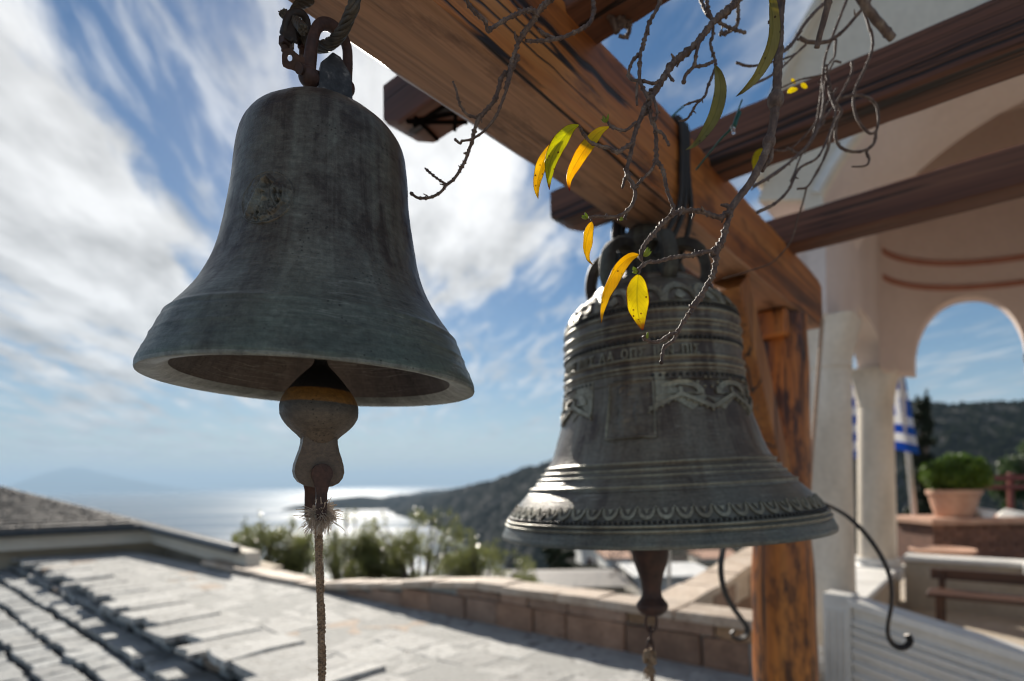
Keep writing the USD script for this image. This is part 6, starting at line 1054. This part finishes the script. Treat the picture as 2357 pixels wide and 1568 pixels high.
# bench under the sill wall
bn = thing('wooden_bench', 'dark brown wooden bench in the shade below the sill wall', 'bench', W(7.2, -.6, -1.6), ROTW)
for k in range(3): part(bn, 'seat_slat', toW(chamfer_box((6.9 + k * .13, -2.2, -1.18), (7.01 + k * .13, .55, -1.14), .006)), 'bench_wood')
part(bn, 'backrest', toW(chamfer_box((7.36, -2.2, -1.06), (7.40, .55, -.95), .006)), 'bench_wood')
for m_ in (.45, -.8, -2.1): part(bn, 'leg', toW(joined([chamfer_box((6.92, m_ - .03, -1.6), (6.98, m_ + .03, -1.185), .005), chamfer_box((7.33, m_ - .03, -1.6), (7.355, m_ + .03, -.95), .005)])), 'bench_wood')
# sloping white balustrade with moulded lines and a fluted newel
ba = thing('marble_balustrade', 'white marble balustrade with moulded lines descending at the lower right', 'balustrade', at(1945, 1560, 4.35), 0)
P0, P1_ = at(1962, 1380, 4.35), at(2357, 1504, 3.62); P1_ = P0 + (P1_ - P0) * 1.25; bd_ = P1_ - P0; hd_ = unit(np.array([bd_[0], bd_[1], 0])); nb_ = np.cross(hd_, Z3); nb_ = nb_ if nb_[1] < 0 else -nb_
def bpt(t_, o, z): return P0 + bd_ * t_ + nb_ * o + Z3 * z
prof_ = [(0, -.0), (.05, -.005), (.06, -.045), (.0, -.06), (.0, -.15), (.035, -.155), (.035, -.18), (.0, -.185), (.0, -.215), (.035, -.22), (.035, -.245), (.0, -.25), (.0, -.285), (.035, -.29), (.035, -.315), (.0, -.32), (.0, -.375), (.035, -.38), (.035, -.405), (.0, -.41), (.0, -.465), (.035, -.47), (.035, -.495), (.0, -.5), (.0, -.555), (.035, -.56), (.035, -.585), (.0, -.59), (.0, -1.2)]
part(ba, 'panel', grid(np.array([[bpt(t_, o, z) for o, z in prof_] for t_ in np.linspace(0, 1, 3)])), 'marble', smooth=False); part(ba, 'handrail', grid(np.array([[bpt(t_, o, z) for o, z in ((-.16, -.10), (-.16, .004), (-.01, .008), (.062, .004), (.062, -.048))] for t_ in np.linspace(-.02, 1, 3)])), 'marble', smooth=False)
part(ba, 'back', grid(np.array([[bpt(t_, -.15, -.02), bpt(t_, -.15, -1.2)] for t_ in (0, 1)])), 'marble', smooth=False)
Nw = P0 - hd_ * .20; fl = []
def nwp(a, o, z): return Nw + hd_ * a + nb_ * o + Z3 * z
nw_box = lambda a0, a1, o0, o1, z0, z1: (np.array([nwp(a, o, z) for z in (z0, z1) for o in (o0, o1) for a in (a0, a1)]), np.array([[0, 2, 3], [0, 3, 1], [4, 5, 7], [4, 7, 6], [0, 1, 5], [0, 5, 4], [2, 6, 7], [2, 7, 3], [0, 4, 6], [0, 6, 2], [1, 3, 7], [1, 7, 5]]))
part(ba, 'newel', nw_box(0, .195, -.16, .035, -.9, .03), 'marble', smooth=False)
for a in (.03, .075, .12, .165): part(ba, 'flute', nw_box(a - .008, a + .008, .037, .05, -.85, -.09), 'marble', smooth=False)
# ------------------------------------------------------------------ flag, pot, brick pier, rails beyond the porch
fg = thing('greek_flag', 'blue and white striped flag with a cross hanging behind the second column', 'flag', at(2104, 880, 11.0), 0)
F0 = 11.0; tl_, tr_, bl_, br_ = (1938, 868), (2082, 866), (1946, 1050), (2116, 1040)
nu_, nv_ = 46, 37
def fpt(u, v_):
    x = (1 - v_) * ((1 - u) * tl_[0] + u * tr_[0]) + v_ * ((1 - u) * bl_[0] + u * br_[0]); y = (1 - v_) * ((1 - u) * tl_[1] + u * tr_[1]) + v_ * ((1 - u) * bl_[1] + u * br_[1]) + 9 * math.sin(u * 5.5 + v_ * 1.5) - 12 * u * (1 - v_) * 0
    return at(x, y, F0 + .10 * math.sin(u * 9 + v_ * 2.5) + .05 * math.sin(u * 17))
def fpatch(u0, u1, v0, v1, mat, name, lift=0.0):
    q = np.array([[fpt(u, v_) - [0, lift, 0] for u in np.linspace(u0, u1, 22)] for v_ in np.linspace(v0, v1, 5)]); v, f = grid(q); part(fg, name, joined([(v, f), (v + [0, .004, 0], f[:, ::-1])]), mat, smooth=True)
for k in range(9):
    u1 = .60 if k < 5 else 1.0; fpatch(0, u1, k / 9, (k + 1) / 9, 'flag_blue' if k % 2 == 0 else 'flag_white', 'stripe')
for (a, b, c_, d) in ((.60, .76, 0, 2 / 9), (.84, 1, 0, 2 / 9), (.60, .76, 3 / 9, 5 / 9), (.84, 1, 3 / 9, 5 / 9)): fpatch(a, b, c_, d, 'flag_blue', 'canton')
fpatch(.60, 1, 2 / 9, 3 / 9, 'flag_white', 'cross'); fpatch(.76, .84, 0, 2 / 9, 'flag_white', 'cross'); fpatch(.76, .84, 3 / 9, 5 / 9, 'flag_white', 'cross')
fp = thing('flagpole', 'leaning pale flagpole between the second column and the potted bush', 'flagpole', at(2112, 1300, 11.05), 0); part(fp, 'shaft', tube(np.array([at(2070, 820, 11.05), at(2118, 1330, 11.05)]), .05, 12), 'pole_paint', smooth=True); part(fp, 'finial', ball(at(2069, 812, 11.05), .09, 2), 'pole_paint', smooth=True)
bp_ = thing('brick_pier', 'brown brick pier with coping carrying the potted bush', 'brick wall', at(2260, 1275, 10.0), 0); rng = np.random.default_rng(6)
pz0, pz1 = at(2200, 1290, 10.0)[2], at(2200, 1208, 10.0)[2]; px0, px1 = at(2148, 1240, 10.0)[0], at(2480, 1240, 10.0)[0]; part(bp_, 'core', box((px0 + .02, 10.02, pz0 - 1.5), (px1, 11.0, pz1)), 'brick_brown', smooth=False)
z = pz1 - .10; k = 0
while z > pz0 - .2:
    x = px0 - (.11 if k % 2 else 0)
    while x < px1: part(bp_, 'brick', chamfer_box((max(x, px0), 10.0, z), (min(x + .215, px1), 10.03, z + .085), .006), 'brick_brown', smooth=False); x += .23
    z -= .10; k += 1
part(bp_, 'coping_slab', chamfer_box((px0 - .08, 9.9, pz1 + .002), (px1, 11.1, pz1 + .11), .015), 'terracotta')
pt_ = thing('terracotta_pot', 'pale terracotta pot on the brick pier', 'plant pot', at(2195, 1200, 10.4), 0); pc = at(2196, 1199, 10.4); pc[2] = pz1 + .112
part(pt_, 'pot', moved(lathe(np.array([(0, 0), (.26, 0), (.30, .06), (.34, .20), (.385, .40), (.42, .42), (.42, .50), (.38, .50), (.36, .44), (0, .42)]), 40), pc), 'terracotta', smooth=35)
bs = thing('round_bush', 'clipped round green bush growing in the terracotta pot', 'bush', pc + [0, 0, .42], 0); rg = np.random.default_rng(12)
part(bs, 'stem', tube(np.array([pc + [0, 0, .4], pc + [.05, 0, .75]]), .04, 8), 'rough_bark', smooth=True); cen = [pc + [.05, 0, .78]]; part(bs, 'foliage', leaf_cloud(np.array([cen[0] + d * [.42, .40, .27] for d in [unit(rg.normal(size=3)) for _ in range(60)]] + cen), np.array([[.17, .17, .14]] * 60 + [[.40, .38, .24]]), 20000, .055, rg, 1.8), 'bush_leaf', smooth=False)
for dx, w_, lb in ((2262, .16, 'small pale stone lying on the brick pier right beside the pot'), (2330, .22, 'larger pale stone lying on the brick pier at the right edge')): single('loose_stone', moved(trimesh.convex.convex_hull(rg.normal(size=(24, 3)) * [w_ * .6, .12, .05]), np.array([at(dx, 1200, 10.25)[0], 10.25, pz1 + .15])), 'wall_white', lb, 'stone')
fr = thing('red_rail_fence', 'dark red wooden rail fence behind the potted bush', 'fence', at(2320, 1160, 12.5), 0)
for y0, y1 in ((1092, 1108), (1114, 1128)): part(fr, 'rail', chamfer_box((at(2225, y1, 12.5)[0], 12.5, at(2225, y1, 12.5)[2]), (at(2480, y0, 12.5)[0], 12.56, at(2480, y0, 12.5)[2]), .01), 'red_paint')
for x in (2236, 2330, 2430): part(fr, 'fence_post', chamfer_box((at(x, 1100, 12.57)[0] - .05, 12.57, -2.2), (at(x, 1100, 12.57)[0] + .05, 12.67, at(x, 1088, 12.57)[2]), .01), 'red_paint')
pd = thing('terracotta_dish', 'low round terracotta dish behind the white sill slab', 'plant pot', at(2165, 1272, 8.8), 0); part(pd, 'dish', moved(lathe(np.array([(0, 0), (.32, 0), (.42, .10), (.44, .12), (.42, .14), (.36, .10), (0, .08)]), 36), at(2170, 1283, 8.9)), 'terracotta', smooth=35)

# ------------------------------------------------------------------ air
single('haze', box((-95000, -4000, SEA - 1), (95000, 95000, 1900)), 'haze_air', 'pale sea haze over the bay', 'haze', smooth=False, kind='stuff')
